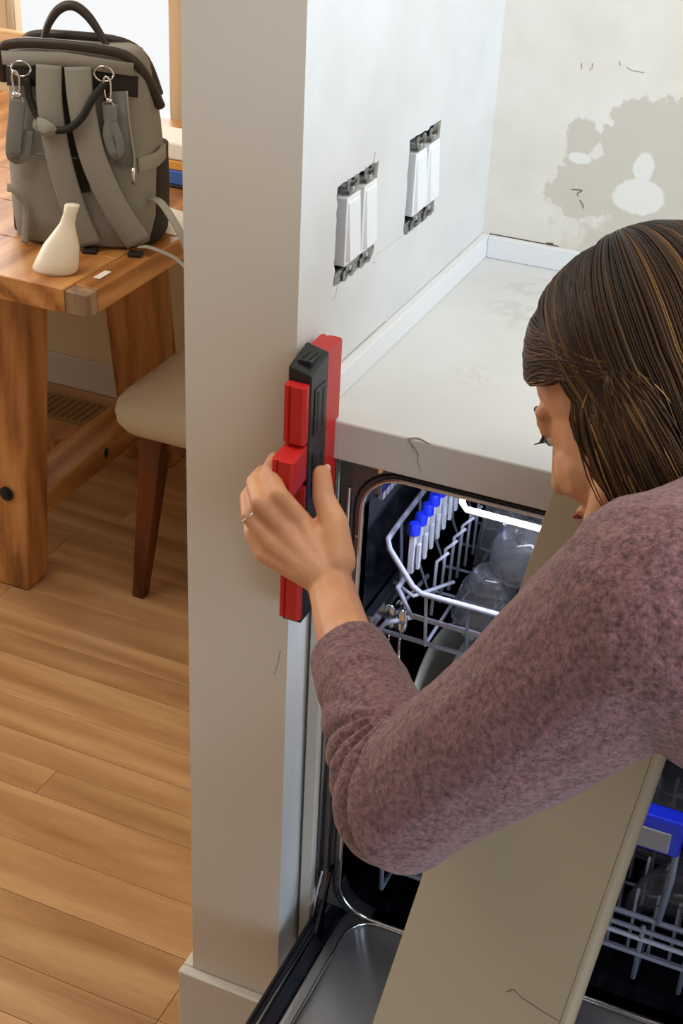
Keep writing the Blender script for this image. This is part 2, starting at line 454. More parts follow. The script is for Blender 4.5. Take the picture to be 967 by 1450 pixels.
sk = skin_with_holes(YC, DEP, 0, 2.45, [ragged(*HOLES[0], 0.0022, 1), ragged(*HOLES[1], 0.0018, 2)], -0.055, 0.0)
tmp = bpy.data.meshes.new('t'); sk.to_mesh(tmp); sk.free(); wb.bm.from_mesh(tmp)
wall_left = struct('wall_left', wb, 'leftwall', 'white partition wall with two open switch boxes, its end beside the dining table')
wall_left.data.materials.append(M['column'])
for f_ in wall_left.data.polygons:
    if f_.normal.y < -0.9 or f_.normal.x < -0.9: f_.material_index = 1
struct('wall_back', B().box((-0.055, DEP, 0), (1.9, DEP + 0.1, 2.45)), 'backwall', 'patchy unpainted back wall above the counter')
# far dining wall round the window opening
WX0, WX1, WZ0, WZ1 = -2.9, -1.062, 0.695, 2.05
fw = B(); fw.box((-3.2, YF, 0), (WX0, YF + 0.12, 2.45)); fw.box((WX1, YF, 0), (XW, YF + 0.12, 2.45))
fw.box((WX0, YF, 0), (WX1, YF + 0.12, WZ0)); fw.box((WX0, YF, WZ1), (WX1, YF + 0.12, 2.45))
struct('wall_far', fw, 'cream_wall', 'cream dining room wall below the window')
wl = B(); wl.box((-3.3, -2.2, 0), (-3.2, YF + .12, 2.45)); struct('wall_dining', wl, 'cream_wall', 'cream side wall of the dining room')
struct('ceiling', B().box((-3.3, -2.3, 2.45), (3.2, YF + .12, 2.5)), 'wall_white', 'plain white ceiling over the kitchen and dining room')
struct('wall_front', B().box((-3.3, -2.3, 0), (1.9, -2.2, 2.45)), 'taupe', 'plain taupe wall across the room from the counter')
struct('baseboard_far', B().box((-3.2, YF - 0.014, 0), (XW, YF, 0.086)), 'trim_white', 'white baseboard under the dining room window', bevel=0.003)
bbp = B(); bbp.box((XW - 0.015, YC - 0.015, 0), (0.0, YC, 0.108)); bbp.box((XW - 0.015, YC, 0), (XW, YF - .014, 0.108))
struct('baseboard_front', bbp, 'trim_white', 'white baseboard wrapping the end of the partition wall', bevel=0.003)
# window
win = struct('window_1', B().box((WX0, YF + 0.01, WZ0 - 0.0), (WX1, YF + 0.11, WZ0 + 0.018)), 'strip_white', 'overexposed dining room window with light wood casing')
mk('casing', B().box((WX1, YF - 0.016, WZ0 - 0.02), (WX1 + 0.055, YF, WZ1 + 0.06)), 'casing', win, bevel=0.003)
mk('casing', B().box((WX0 - 0.055, YF - 0.016, WZ0 - 0.02), (WX0, YF, WZ1 + 0.06)), 'casing', win, bevel=0.003)
mk('casing', B().box((WX0, YF - 0.016, WZ1), (WX1, YF, WZ1 + 0.06)), 'casing', win, bevel=0.003)
mk('sill', B().box((WX0 - 0.07, YF - 0.05, WZ0 - 0.05), (WX1 + 0.075, YF + 0.01, WZ0 - 0.012)), 'strip_white', win, bevel=0.004)
mk('frame', B().box((WX1 - 0.02, YF + 0.03, WZ0 + 0.018), (WX1, YF + 0.09, WZ1)), 'rail_wood', win, bevel=0.002)
mk('mullion', B().box((-1.61, YF + 0.03, WZ0 + 0.018), (-1.515, YF + 0.09, WZ1)), 'casing', win, bevel=0.004)
mk('mullion', B().box((-2.25, YF + 0.03, WZ0 + 0.018), (-2.19, YF + 0.09, WZ1)), 'casing', win, bevel=0.004)
for a, b in ((WX0, -2.25), (-2.19, -1.61), (-1.515, WX1 - 0.02)):
    mk('pane', B().box((a, YF + 0.058, WZ0 + 0.018), (b, YF + 0.062, WZ1)), 'pane', win)
# backsplash strips
struct('trim_1', B().box((0.0, 0.012, CT), (0.011, DEP, CT + 0.029)), 'strip_white', 'white upstand strip along the switch wall', bevel=0.0015)
struct('trim_2', B().box((0.011, DEP - 0.011, CT), (1.9, DEP, CT + 0.029)), 'strip_white', 'white upstand strip along the back wall', bevel=0.0015)

# wear marks (thin scratches and pencil marks lying on the plaster)
def mark(pts, r, mat, parent): mk('scuff', B().tube(cr(pts, 3), r, 5), mat, parent)
wall_back = bpy.data.objects['wall_back']; yb = DEP - 0.0002
mark([(0.112, yb, 1.057), (0.126, yb, 1.058), (0.120, yb, 1.053), (0.122, yb, 1.050)], 0.0006, 'pencil_dark', wall_back)
mark([(0.124, yb, 1.045), (0.129, yb, 1.040), (0.130, yb, 1.035)], 0.0006, 'pencil_dark', wall_back)
mark([(0.104, yb, 1.214), (0.105, yb, 1.207)], 0.0005, 'pencil', wall_back)
mark([(0.117, yb, 1.216), (0.118, yb, 1.211), (0.115, yb, 1.207)], 0.0005, 'pencil', wall_back)
mark([(0.150, yb, 1.222), (0.152, yb, 1.218)], 0.0005, 'pencil', wall_back)
mark([(0.160, yb, 1.217), (0.166, yb, 1.214), (0.182, yb, 1.213)], 0.0004, 'pencil', wall_back)
mark([(0.010, yb, 0.9795), (0.06, yb, 0.9795), (0.105, yb, 0.9797)], 0.0007, 'pencil_dark', wall_back)
mark([(0.088, yb, 0.980), (0.097, yb, 0.981)], 0.0018, 'pencil_dark', wall_back)
mark([(-0.0002, 0.054, 1.073), (-0.0002, 0.052, 1.064), (-0.0002, 0.046, 1.060)], 0.0005, 'pencil', wall_left)
mark([(-0.0002, 0.136, 1.178), (-0.0002, 0.139, 1.190)], 0.0007, 'pencil', wall_left)
mark([(-0.0002, 0.152, 1.066), (-0.0002, 0.158, 1.064)], 0.0005, 'pencil', wall_left)
mark([(-0.0002, 0.158, 1.072), (-0.0002, 0.20, 1.071), (-0.0002, 0.237, 1.070)], 0.0003, 'pencil', wall_left)
mark([(-0.0002, 0.012, 0.9803), (-0.0002, 0.12, 0.9803), (-0.0002, 0.2, 0.980)], 0.0005, 'pencil', wall_left)
mark([(-0.0086, YC + 0.0001, 0.672), (-0.012, YC + 0.0001, 0.650), (-0.016, YC + 0.0001, 0.636)], 0.0006, 'pencil', wall_left)
mark([(-0.0002, 0.30, 0.9798), (-0.0002, 0.53, 0.9796)], 0.0003, 'pencil', wall_left)

# ------------------------------------------------------------------ countertop
ctop = mk('countertop', B().box((0.0015, 0.0, CT - 0.045), (1.88, DEP - 0.001, CT)), 'quartz', bevel=0.0025)
tag(ctop, 'white veined quartz countertop over the open dishwasher', 'countertop')
vein = B()
for pts in ([(0.108, -0.0001, 0.9505), (0.114, -0.0001, 0.943), (0.120, -0.0001, 0.935), (0.121, -0.0001, 0.925), (0.126, -0.0001, 0.914)],
            [(0.108, -0.0001, 0.9495), (0.118, 0.003, 0.9501), (0.126, 0.001, 0.9501), (0.133, -0.0001, 0.9485)]):
    vein.tube(cr(pts, 4), [0.0004, 0.0009, 0.0012, 0.0013, 0.0016, 0.0012, 0.0009, 0.0008, 0.0007, 0.0006, 0.0005, 0.0005, 0.0004, 0.0004, 0.0004, 0.0003, 0.0003][:len(cr(pts, 4))], 5)
mk('vein', vein, 'pencil', ctop)

# ------------------------------------------------------------------ switches
def switch_box(y0, y1, z0, z1, label, loose):
    w = y1 - y0; t = thing('light_switch', label, 'switch', (-0.02, (y0 + y1) / 2, z0), 'uncovered double switches')
    bx = B(); d = 0.052
    bx.box((-d, y0 + .001, z0 + .001), (-d + .003, y1 - .001, z1 - .001)); bx.box((-d, y0 + .001, z0 + .001), (-0.008, y0 + .004, z1 - .001)); bx.box((-d, y1 - .004, z0 + .001), (-0.008, y1 - .001, z1 - .001))
    bx.box((-d, y0 + .001, z0 + .001), (-0.008, y1 - .001, z0 + .004)); bx.box((-d, y0 + .001, z1 - .004), (-0.008, y1 - .001, z1 - .001))
    mk('box', bx, 'box_grey', t)
    zc = (z0 + z1) / 2
    for i in (0, 1):
        yc = y0 + w * (0.345 + 0.425 * i); tilt = loose * (0.001 if i else -0.001)
        x = 0.0015
        # yoke with plaster ears, screw holes and screws
        for top in (1, -1):
            ze = zc + top * 0.0435
            yk = B(); yk.box((x - .0012, yc - .009, ze - .0065), (x, yc + .009, ze + .0065))
            for sy in (-1, 1): yk.lathe([(0.0001, 0), (0.0062, 0), (0.0062, .0013), (0.0001, .0013)], n=12, mat=Matrix.Translation((x - .0013, yc + sy * .0095, ze + top * .004)) @ Matrix.Rotation(math.pi / 2, 4, 'Y'))
            yo = mk('yoke', yk, 'galv', t)
            mk('slot', B().box((x, yc - .0035, ze + top * .003 - .0016), (x + .0004, yc + .0035, ze + top * .003 + .0016)), 'black_hole', yo)
            mk('screw', B().lathe([(0.0001, 0), (0.0028, 0), (0.0024, .0012), (0.0001, .0016)], n=10, mat=Matrix.Translation((x, yc, ze - top * .002)) @ Matrix.Rotation(math.pi / 2, 4, 'Y')), 'chrome', yo)
        mk('switch_body', B().box((-0.03, yc - .0172, zc - .036), (x + .0015, yc + .0172, zc + .036)), 'switch', t, bevel=0.001)
        rk = B(); h = .032; ww = .0148
        rk.hexa([(x + .001, yc - ww, zc - h), (x + .001, yc + ww, zc - h), (x + .001, yc + ww, zc + h), (x + .001, yc - ww, zc + h)],
                [(x + .0065, yc - ww + .001, zc - h + .002), (x + .0065, yc + ww - .001, zc - h + .002), (x + .003, yc + ww - .001, zc + h - .002), (x + .003, yc - ww + .001, zc + h - .002)])
        mk('rocker', rk, 'switch', t, bevel=0.0006)
    # torn plasterboard at the rim
    r = random.Random(int(y0 * 1000)); tb = B()
    for k in range(9):
        z = z0 + (z1 - z0) * (k + .3) / 9.2
        tb.box((-0.012, y0 - .001, z), (-0.002 + r.uniform(-.002, .001), y0 + r.uniform(.0015, .0045), z + r.uniform(.004, .011)))
    mk('torn_edge', tb, 'box_grey', t)
    mk('strap_bar', B().box((-0.004, y0 + .003, z0 + .002), (-0.0005, y1 - .003, z0 + .0135)), 'galv', t)
switch_box(*HOLES[0], 'open double light switch box nearer the red gauge', 1)
switch_box(*HOLES[1], 'open double light switch box nearer the back wall', -1)

# ------------------------------------------------------------------ dishwasher
DX0, DX1 = 0.022, 0.612; DY = 0.03; TZ0, TZ1 = 0.235, 0.882
dw = thing('dishwasher', 'open dishwasher with dark steel tub and dropped door', 'dishwasher', (0.317, 0.03, 0))
def rrect(x0, x1, z0, z1, r, n=7):
    pts = []
    for cx, cz, a0 in ((x1 - r, z0 + r, -90), (x1 - r, z1 - r, 0), (x0 + r, z1 - r, 90), (x0 + r, z0 + r, 180)):
        for i in range(n + 1):
            a = math.radians(a0 + 90 * i / n); pts.append((cx + r * math.cos(a), cz + r * math.sin(a)))
    return pts
opening = rrect(0.052, 0.585, TZ0, TZ1, 0.045)
bm = bmesh.new(); es = []
for pts in ([(DX0, 0.1), (DX1, 0.1), (DX1, 0.893), (DX0, 0.893)], opening):
    vs = [bm.verts.new((x, DY, z)) for x, z in pts]; es += [bm.edges.new((vs[i], vs[(i + 1) % len(vs)])) for i in range(len(vs))]
bmesh.ops.triangle_fill(bm, edges=es, use_beauty=True)
r = bmesh.ops.extrude_face_region(bm, geom=bm.faces[:]); bmesh.ops.translate(bm, verts=[v for v in r['geom'] if isinstance(v, bmesh.types.BMVert)], vec=(0, 0.02, 0))
fb = B(); fb.bm.free(); fb.bm = bm
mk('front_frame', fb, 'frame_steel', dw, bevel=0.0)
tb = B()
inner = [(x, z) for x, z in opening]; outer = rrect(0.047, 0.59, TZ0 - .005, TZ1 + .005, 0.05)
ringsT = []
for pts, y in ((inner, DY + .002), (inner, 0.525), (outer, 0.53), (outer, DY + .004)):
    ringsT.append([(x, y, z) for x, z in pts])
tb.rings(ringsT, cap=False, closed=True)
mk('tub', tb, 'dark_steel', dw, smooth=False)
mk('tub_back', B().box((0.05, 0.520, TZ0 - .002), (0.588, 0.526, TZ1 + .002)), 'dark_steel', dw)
ops = [Vector((x, DY - .002, z)) for x, z in opening]
mk('opening_rim', B().tube(ops, 0.0028, 8, closed=True), 'chrome', dw, smooth=True)
gk = rrect(0.043, 0.594, TZ0 - .009, TZ1 + .0055, 0.052)
mk('door_seal', B().tube([Vector((x, DY - .0005, z)) for x, z in gk], 0.0014, 8, closed=True), 'rubber', dw, smooth=True)
mk('side_panel', B().box((DX0, DY + .02, 0.1), (DX0 + .004, 0.52, 0.893)), 'steel', dw)
mk('side_panel', B().box((DX1 - .004, DY + .02, 0.1), (DX1, 0.52, 0.893)), 'steel', dw)
mk('base', B().box((DX0 + .01, 0.09, 0.0), (DX1 - .01, 0.52, 0.1)), 'black', dw)
mk('edge_trim', B().box((0.004, 0.012, 0.1), (0.0195, 0.03, 0.895)), 'trim_white', dw, bevel=0.002)
mk('edge_bead', B().tube([(0.024, 0.026, 0.26), (0.024, 0.026, 0.893)], 0.0035, 8), 'steel', dw, smooth=True)
mk('edge_bead', B().tube([(0.037, 0.027, 0.30), (0.037, 0.027, 0.86)], 0.0025, 8), 'chrome', dw, smooth=True)
mk('mounting_screw', B().lathe([(0.0001, 0), (.006, 0), (.006, .002), (.0001, .0025)], n=12, mat=Matrix.Translation((0.068, DY - .0005, 0.8905)) @ Matrix.Rotation(math.pi / 2, 4, 'X')), 'chrome', dw)
for z in (0.80, 0.77, 0.735, 0.70):
    mk('rivet', B().ell((0.0475, DY - .001, z), (0.0022, 0.0015, 0.0022), sub=1), 'chrome', dw, smooth=True)
mk('side_clip', B().box((0.040, DY - .009, 0.708), (0.049, DY + .001, 0.732)), 'ceramic', dw, bevel=0.003)
# interior side rails
for x, s in ((0.053, 1), (0.584, -1)):
    rl = B(); rl.box((x, 0.05, 0.845), (x + s * .012, 0.50, 0.868)); rl.box((x, 0.05, 0.665), (x + s * .012, 0.50, 0.685))
    mk('rack_rail', rl, 'steel', dw, bevel=0.001)
st = B()
for k in range(5): st.box((0.054, 0.075 + k * .012, 0.825), (0.058, 0.083 + k * .012, 0.872))
mk('height_adjuster', st, 'grey_plastic', dw)
mk('added_tub_lens', B().box((0.14, 0.045, TZ1 - .004), (0.34, 0.06, TZ1 - .001)), 'glow_lens', dw)  # glowing lens added at the tub top to brighten the dark interior
il = bpy.data.lights.new('tub_fill_light', 'AREA'); il.shape = 'RECTANGLE'; il.size = 0.2; il.size_y = 0.03; il.energy = 1.1; il.color = (0.80, 0.86, 1.0)  # area light added beside the lens so the glassware shows
ilo = bpy.data.objects.new('tub_fill_light', il); COL.objects.link(ilo); ilo.location = (0.24, 0.053, TZ1 - .006); ilo.rotation_euler = (math.radians(22), 0, 0)
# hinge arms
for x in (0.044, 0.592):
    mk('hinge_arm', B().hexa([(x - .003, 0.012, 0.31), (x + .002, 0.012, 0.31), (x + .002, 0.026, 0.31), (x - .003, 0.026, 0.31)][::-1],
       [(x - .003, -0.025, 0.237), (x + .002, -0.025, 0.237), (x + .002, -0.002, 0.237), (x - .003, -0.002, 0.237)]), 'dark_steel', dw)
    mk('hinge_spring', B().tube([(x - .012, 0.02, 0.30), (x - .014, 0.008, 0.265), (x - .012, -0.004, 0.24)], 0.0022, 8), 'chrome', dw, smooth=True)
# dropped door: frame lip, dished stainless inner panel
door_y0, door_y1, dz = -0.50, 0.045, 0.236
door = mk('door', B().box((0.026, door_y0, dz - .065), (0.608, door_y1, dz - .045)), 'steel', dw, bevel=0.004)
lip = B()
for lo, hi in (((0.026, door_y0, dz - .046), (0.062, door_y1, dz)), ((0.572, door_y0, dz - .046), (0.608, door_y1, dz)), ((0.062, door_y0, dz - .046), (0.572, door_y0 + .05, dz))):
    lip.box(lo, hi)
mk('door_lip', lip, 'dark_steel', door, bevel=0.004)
mk('door_bead', B().tube([(0.041, door_y0 + .01, dz + .001), (0.041, door_y1 - .02, dz + .001)], 0.0028, 8), 'chrome', door, smooth=True)
mk('door_gasket', B().tube([(0.030, door_y0 + .01, dz + .001), (0.030, door_y1 - .01, dz + .001)], 0.0026, 8), 'rubber', door, smooth=True)
# dish: rounded rings stepping down
def dish(x0, x1, y0, y1, r, z): return [(x, y, z) for x, y in rrect(x0, x1, y0, y1, r, 8)]
pn = B(); ye = door_y0 + .05
def ring(i, z, r): return dish(0.062 + i, 0.572 - i, ye + i, 0.040 - i, r, z)
pn.rings([ring(0, dz - .002, .03), ring(.004, dz - .004, .032), ring(.010, dz - .004, .034), ring(.0125, dz - .002, .036), ring(.0165, dz - .002, .036), ring(.019, dz - .006, .036), ring(.043, dz - .040, .030), ring(.0465, dz - .043, .028), ring(.055, dz - .044, .025), ring(.2, dz - .044, .02)])
mk('inner_panel', pn, 'satin', door, smooth=True)
mk('rim_highlight', B().tube([Vector(q) for q in ring(.0155, dz - .0012, .036)], 0.0016, 8, closed=True), 'chrome', door, smooth=True)  # chrome bead added to imitate the highlight along the trough rim
mk('detergent_cup', B().box((0.22, -0.30, dz - .044), (0.40, -0.17, dz - .026)), 'black', door, bevel=0.006)
# tub floor sump, spray arm
mk('sump', B().lathe([(0.001, .004), (.07, .004), (.075, 0), (.001, 0)], (0.32, 0.28, TZ0 + .002), 24), 'black', dw, smooth=False)
mk('spray_arm', B().box((0.12, 0.265, TZ0 + .03), (0.52, 0.295, TZ0 + .042)), 'grey_plastic', dw, bevel=0.004)

# ------------------------------------------------------------------ racks
RX0, RX1, RY0, RY1 = 0.066, 0.572, 0.07, 0.49
ur = thing('dish_rack', 'upper wire dish rack with blue-tipped tines', 'dish rack', (0.32, 0.28, 0.645), 'dishwasher racks')
def wire(pts, parent, mat='wire', r=0.0027, name='wire', n=7): return mk(name, B().tube(pts, r, n), mat, parent, smooth=True)
zt, zm, zl, zb = 0.778, 0.724, 0.685, 0.652
rim = [(RX0 + .03, RY1, zt + .01), (RX0, RY1 - .03, zt + .01), (RX0, 0.12, zt), (RX0 + .001, RY0 + .006, zt - .002), (RX0 + .006, RY0, zt - .01), (RX0 + .038, RY0 - .004, zm + .006), (RX0 + .05, RY0 - .005, zm), (RX1 - .05, RY0 - .005, zm), (RX1 - .038, RY0 - .004, zm + .006), (RX1 - .006, RY0, zt - .01), (RX1, 0.12, zt), (RX1, RY1 - .03, zt + .01), (RX1 - .03, RY1, zt + .01)]
wire(rim, ur, 'wire', 0.0034, 'rim_wire')
low = [(RX0 + .008, 0.30, zl + .04), (RX0 + .016, RY0 + .01, zm - .012), (RX0 + .038, RY0, zl + .002), (RX1 - .04, RY0, zl), (RX1 - .016, RY0 + .01, zm - .012), (RX1 - .008, 0.30, zl + .04)]
wire(low, ur, 'wire', 0.0032, 'rim_wire')
bot = [(RX0 + .012, 0.2, zb + .006), (RX0 - .002, RY0 + .004, zb), (RX1 - .002, RY0, zb)]
wire(bot, ur, 'wire', 0.003, 'base_wire')
wire([(RX0 + .03, RY0 + .03, zb + .012), (RX0 + .005, RY0 + .01, zb + .008), (RX0 - .001, RY0 + .002, zb + .002)], ur, 'wire', 0.003, 'base_wire')
for k in range(9):
    x = RX0 + .055 + k * .05
    wire([(x, RY0 - .004, zm), (x + .002, RY0 - .003, zl), (x + .003, RY0, zb), (x, RY0 + .03, zb - .006), (x, RY1, zb)], ur, 'wire_dark' if k % 2 else 'wire', 0.0021, 'cross_wire')
for k in range(7):
    y = RY0 + .05 + k * .06
    wire([(RX0, y, zt), (RX0 + .006, y, zl), (RX0 + .02, y, zb), (RX1 - .02, y, zb), (RX1, y, zt)], ur, 'wire_dark', 0.002, 'cross_wire')
for k in range(8):   # blue capped flip-up tines
    y = 0.085 + k * .024; x = 0.094 - .001 * k
    tn = mk('tine', B().box((x - .0035, y - .0045, 0.735), (x + .0035, y + .0045, 0.786)).box((x + .006, y - .003, 0.742), (x + .010, y + .003, 0.775)), 'pale_plastic', ur, bevel=0.001)
    mk('tine_cap', B().lathe([(.0001, 0), (.0075, 0), (.0078, .008), (.006, .014), (.0001, .0145)], (x, y, 0.786), 12), 'blue', tn, smooth=False, bevel=0.0008)
for k in range(6):
    y = 0.12 + k * .03
    wire([(0.112, y, 0.66), (0.113, y, 0.735), (0.125, y + .004, 0.748)], ur, 'wire', 0.002, 'tine')
wire([(0.070, 0.10, 0.705), (0.098, 0.09, 0.70), (0.13, 0.14, 0.70)], ur, 'wire', 0.0024, 'cross_wire')
# third-level tray: its bright front rim
tr = thing('cutlery_tray', 'slim top tray with bright white front rim', 'tray', (0.36, 0.28, 0.84), )
wire([(0.150, 0.09, 0.870), (0.148, 0.078, 0.858), (0.150, 0.073, 0.848), (0.156, 0.071, 0.842), (0.50, 0.071, 0.838), (0.506, 0.078, 0.846), (0.508, 0.09, 0.874)], tr, 'white_bar', 0.0038, 'front_rim', 10)
for y in (0.15, 0.25, 0.35, 0.45): wire([(0.15, y, 0.862), (0.508, y, 0.862)], tr, 'wire', 0.002, 'cross_wire')
for x in (0.150, 0.508): wire([(x, 0.09, 0.874), (x, 0.48, 0.868)], tr, 'wire', 0.003, 'side_rim')

# glasses and bowls in the upper rack
def glass(x, y, z, r, h, tilt, label, kind=0):
    t = 0.0022
    m = Matrix.Translation((x, y, z)) @ Matrix.Rotation(tilt[0], 4, 'X') @ Matrix.Rotation(tilt[1], 4, 'Y')
    if kind == 0:  # tumbler upside down
        prof = [(r, 0), (r * .96, h * .5), (r * .82, h), (.001, h), (.001, h - t * 2), (r * .82 - t, h - t * 2), (r * .96 - t, h * .5), (r - t, 0)]
    else:          # bowl upside down
        prof = [(r, 0), (r * .97, h * .25), (r * .8, h * .62), (r * .5, h * .92), (r * .42, h), (.001, h), (.001, h - t), (r * .45, h * .92 - t), (r * .8 - t, h * .58), (r * .97 - t, h * .22), (r - t, 0)]
    o = mk('glass_bowl' if kind else 'drinking_glass', B().lathe(prof, n=28, mat=m), 'glass', None, smooth=True)
    return tag(o, label, 'bowl' if kind else 'glass', 'clear glassware in the upper rack')
glass(0.174, 0.136, 0.664, 0.041, 0.078, (0.20, 0.05), 'clear glass bowl upside down in the upper rack beside the blue tines', 1)
glass(0.264, 0.138, 0.664, 0.042, 0.078, (0.22, 0.10), 'clear glass bowl upside down in the upper rack nearest the leaning board', 1)
glass(0.213, 0.150, 0.752, 0.046, 0.045, (0.45, -0.30), 'shallow clear bowl stacked on the two upturned glass bowls', 1)
glass(0.158, 0.228, 0.662, 0.033, 0.112, (0.03, 0.06), 'clear tumbler upside down behind the bowl beside the blue tines')
glass(0.232, 0.232, 0.662, 0.033, 0.118, (0.05, -0.05), 'clear tumbler upside down in the middle of the upper rack')
glass(0.306, 0.235, 0.662, 0.033, 0.112, (0.04, 0.05), 'clear tumbler upside down under the bright white tray rim')
glass(0.165, 0.315, 0.662, 0.034, 0.12, (0.0, 0.0), 'clear tumbler at the back of the upper rack, left of its pair')
glass(0.250, 0.318, 0.662, 0.034, 0.12, (0.0, 0.0), 'clear tumbler at the back of the upper rack, right of its pair')
# lower rack
lr = thing('dish_rack', 'lower wire dish rack with blue and grey handle', 'dish rack', (0.32, 0.27, 0.25), 'dishwasher racks')
ly = 0.05
for z, mt in ((0.372, 'wire_dark'), (0.352, 'wire_dark'), (0.338, 'wire'), (0.312, 'wire_dark')):
    wire([(0.075, 0.48, z + .01), (0.075, ly + .02, z), (0.09, ly, z), (0.555, ly, z), (0.572, ly + .02, z), (0.572, 0.48, z + .01)], lr, mt, 0.0034 if z > .33 else 0.003, 'rim_wire')
for k in range(9):
    x = 0.10 + k * .055
    wire([(x, ly, 0.36), (x, ly, 0.335), (x, ly + .004, 0.268), (x, 0.47, 0.262)], lr, 'wire_dark', 0.003, 'cross_wire')
for k in range(7):
    y = 0.1 + k * .055
    wire([(0.08, y, 0.30), (0.10, y, 0.264), (0.55, y, 0.264), (0.57, y, 0.30)], lr, 'wire_dark', 0.0025, 'cross_wire')
for i in range(9):
    for j in range(5):
        x = 0.36 + i * .026; y = 0.10 + j * .06
        wire([(x, y, 0.264), (x - .002, y + .018, 0.335), (x - .002, y + .022, 0.345)], lr, 'wire', 0.0022, 'tine', 6)
for x in (0.34, 0.445):
    wire([(x, ly, 0.372), (x + .004, ly + .004, 0.44), (x + .002, ly + .006, 0.50)], lr, 'wire_dark', 0.004, 'handle_post')
hd = mk('handle', B().box((0.335, ly - .012, 0.485), (0.452, ly + .012, 0.536)), 'blue', lr, bevel=0.004)
mk('handle_plate', B().box((0.342, ly - .0145, 0.490), (0.440, ly - .011, 0.519)), 'grey_plastic', hd, bevel=0.002)
# dinner plates standing in the lower rack
for i in range(7):
    x = 0.095 + i * .036; m = Matrix.Translation((x, 0.205, 0.425)) @ Matrix.Rotation(math.pi / 2 - .12, 4, 'Y')
    pr_ = B().lathe([(.001, 0), (.07, 0), (.11, .010), (.14, .014), (.14, .017), (.108, .014), (.068, .004), (.001, .004)], n=32, mat=m)
    o = mk('dinner_plate', pr_, 'ceramic', None, smooth=True); tag(o, 'pale dinner plate on edge in the lower rack, ' + ('first', 'second', 'third', 'fourth', 'fifth', 'sixth', 'seventh')[i] + ' from the tub wall', 'plate', 'plates in the lower rack')
def glassb(x, y, z, r, h, tilt, label):
    m = Matrix.Translation((x, y, z)) @ Matrix.Rotation(tilt[0], 4, 'X') @ Matrix.Rotation(tilt[1], 4, 'Y'); t = .003
    o = mk('glass_bowl', B().lathe([(r, 0), (r * .97, h * .25), (r * .8, h * .62), (r * .5, h * .92), (r * .42, h), (.001, h), (.001, h - t), (r * .45, h * .92 - t), (r * .8 - t, h * .58), (r * .97 - t, h * .22), (r - t, 0)], n=32, mat=m), 'glass', None, smooth=True)
    tag(o, label, 'bowl')
glassb(0.44, 0.22, 0.37, 0.09, 0.10, (-1.0, 0.1), 'large clear glass bowl tilted behind the blue rack handle')
glassb(0.47, 0.15, 0.30, 0.075, 0.06, (-0.9, -0.2), 'clear glass dish standing under the blue rack handle')
# cutlery at the left front of the tub
for i, (x, y) in enumerate(((0.075, 0.085), (0.083, 0.10), (0.09, 0.082))):
    t = thing('table_spoon', 'steel spoon standing at the rack corner, ' + ('nearest the tub wall', 'standing furthest back', 'nearest the sleeve')[i], 'cutlery', (x, y, 0.56), 'spoons at the rack corner')
    mk('handle', B().tube([(x, y, 0.56), (x - .004, y + .006, 0.64)], 0.0022, 6), 'chrome', t, smooth=True)
    mk('bowl', B().ell((x - .005, y + .008, 0.660), (0.009, 0.003, 0.019), sub=2), 'chrome', t, smooth=True)

# ------------------------------------------------------------------ leaning board
Tt = Vector((0.271, -0.008, 0.948)); u = Vector((-0.044, -0.288, -0.484)).normalized()
wv = (Vector((1, 0, 0)) - u * u.x).normalized(); nv = wv.cross(u).normalized()
if nv.y > 0: nv = -nv
def bp(a, b, c): return Tt + u * a + wv * b + nv * c      # down the board, across, out of its face
bd = thing('board', 'beige painted board leaning on the counter edge over the open dishwasher', 'board', bp(0.81, 0.09, 0))
bw, bt = 0.168, 0.030
poly = [(0, -.004), (0.0, -bt)] ; prof = []
for i in range(9):
    a = math.pi / 2 * i / 8; prof.append((bw + .010 * math.sin(a), -.010 + .010 * math.cos(a)))
sec = [(0.001, 0.0)] + prof + [(bw + .010, -bt), (0.0, -bt), (0.0, -.001)]
# keep the whole board in front of the counter edge: shift so that its back touches it
sh = bt
mk('panel', B().rings([[bp(a, b, c + 0.024) for b, c in sec] for a in (0.0, 0.81)]), 'board', bd, bevel=0.0)
mk('crack', B().tube([bp(.475, .112, .0241), bp(.470, .117, .0241), bp(.474, .126, .0241), bp(.478, .15, .0241), bp(.48, .166, .0238), bp(.481, .1745, .0205), bp(.482, .178, .0145)], 0.00045, 5), 'board_line', bd)
mk('edge_line', B().tube([bp(0.002, bw - .001, .0240), bp(.809, bw - .001, .0240)], 0.0003, 5), 'board_line', bd)

# ------------------------------------------------------------------ contour gauge
cg = thing('contour_gauge', 'red and black contour gauge held against the counter edge', 'gauge', (0.018, -0.05, 0.74))
gx0, gx1 = 0.006, 0.031
body = B()
body.hexa([(gx0, -0.072, 0.745), (gx1, -0.072, 0.745), (gx1, -0.030, 0.745), (gx0, -0.030, 0.745)],
          [(gx0, -0.072, 1.036), (gx1, -0.072, 1.030), (gx1, -0.030, 1.040), (gx0, -0.030, 1.046)])
mk('body', body, 'black', cg, bevel=0.002)
for z0, z1 in ((0.962, 1.012), (0.89, 0.942), (0.80, 0.855)):
    sl = mk('grip_slot', B().box((gx1 - .0005, -0.063, z0), (gx1 + .0012, -0.037, z1)), 'black', cg, bevel=0.0008)
    mk('slot_recess', B().box((gx1 + .0008, -0.059, z0 + .004), (gx1 + .0014, -0.054, z1 - .004)).box((gx1 + .0008, -0.047, z0 + .004), (gx1 + .0014, -0.041, z1 - .004)), 'black_hole', sl)
mk('end_latch', B().box((0.011, -0.062, 1.034), (0.026, -0.036, 1.0405)), 'black', cg, bevel=0.0015)
mk('latch_rib', B().box((0.014, -0.058, 1.0395), (0.0165, -0.040, 1.0413)).box((0.0205, -0.058, 1.0395), (0.023, -0.040, 1.0413)), 'black_hole', cg)
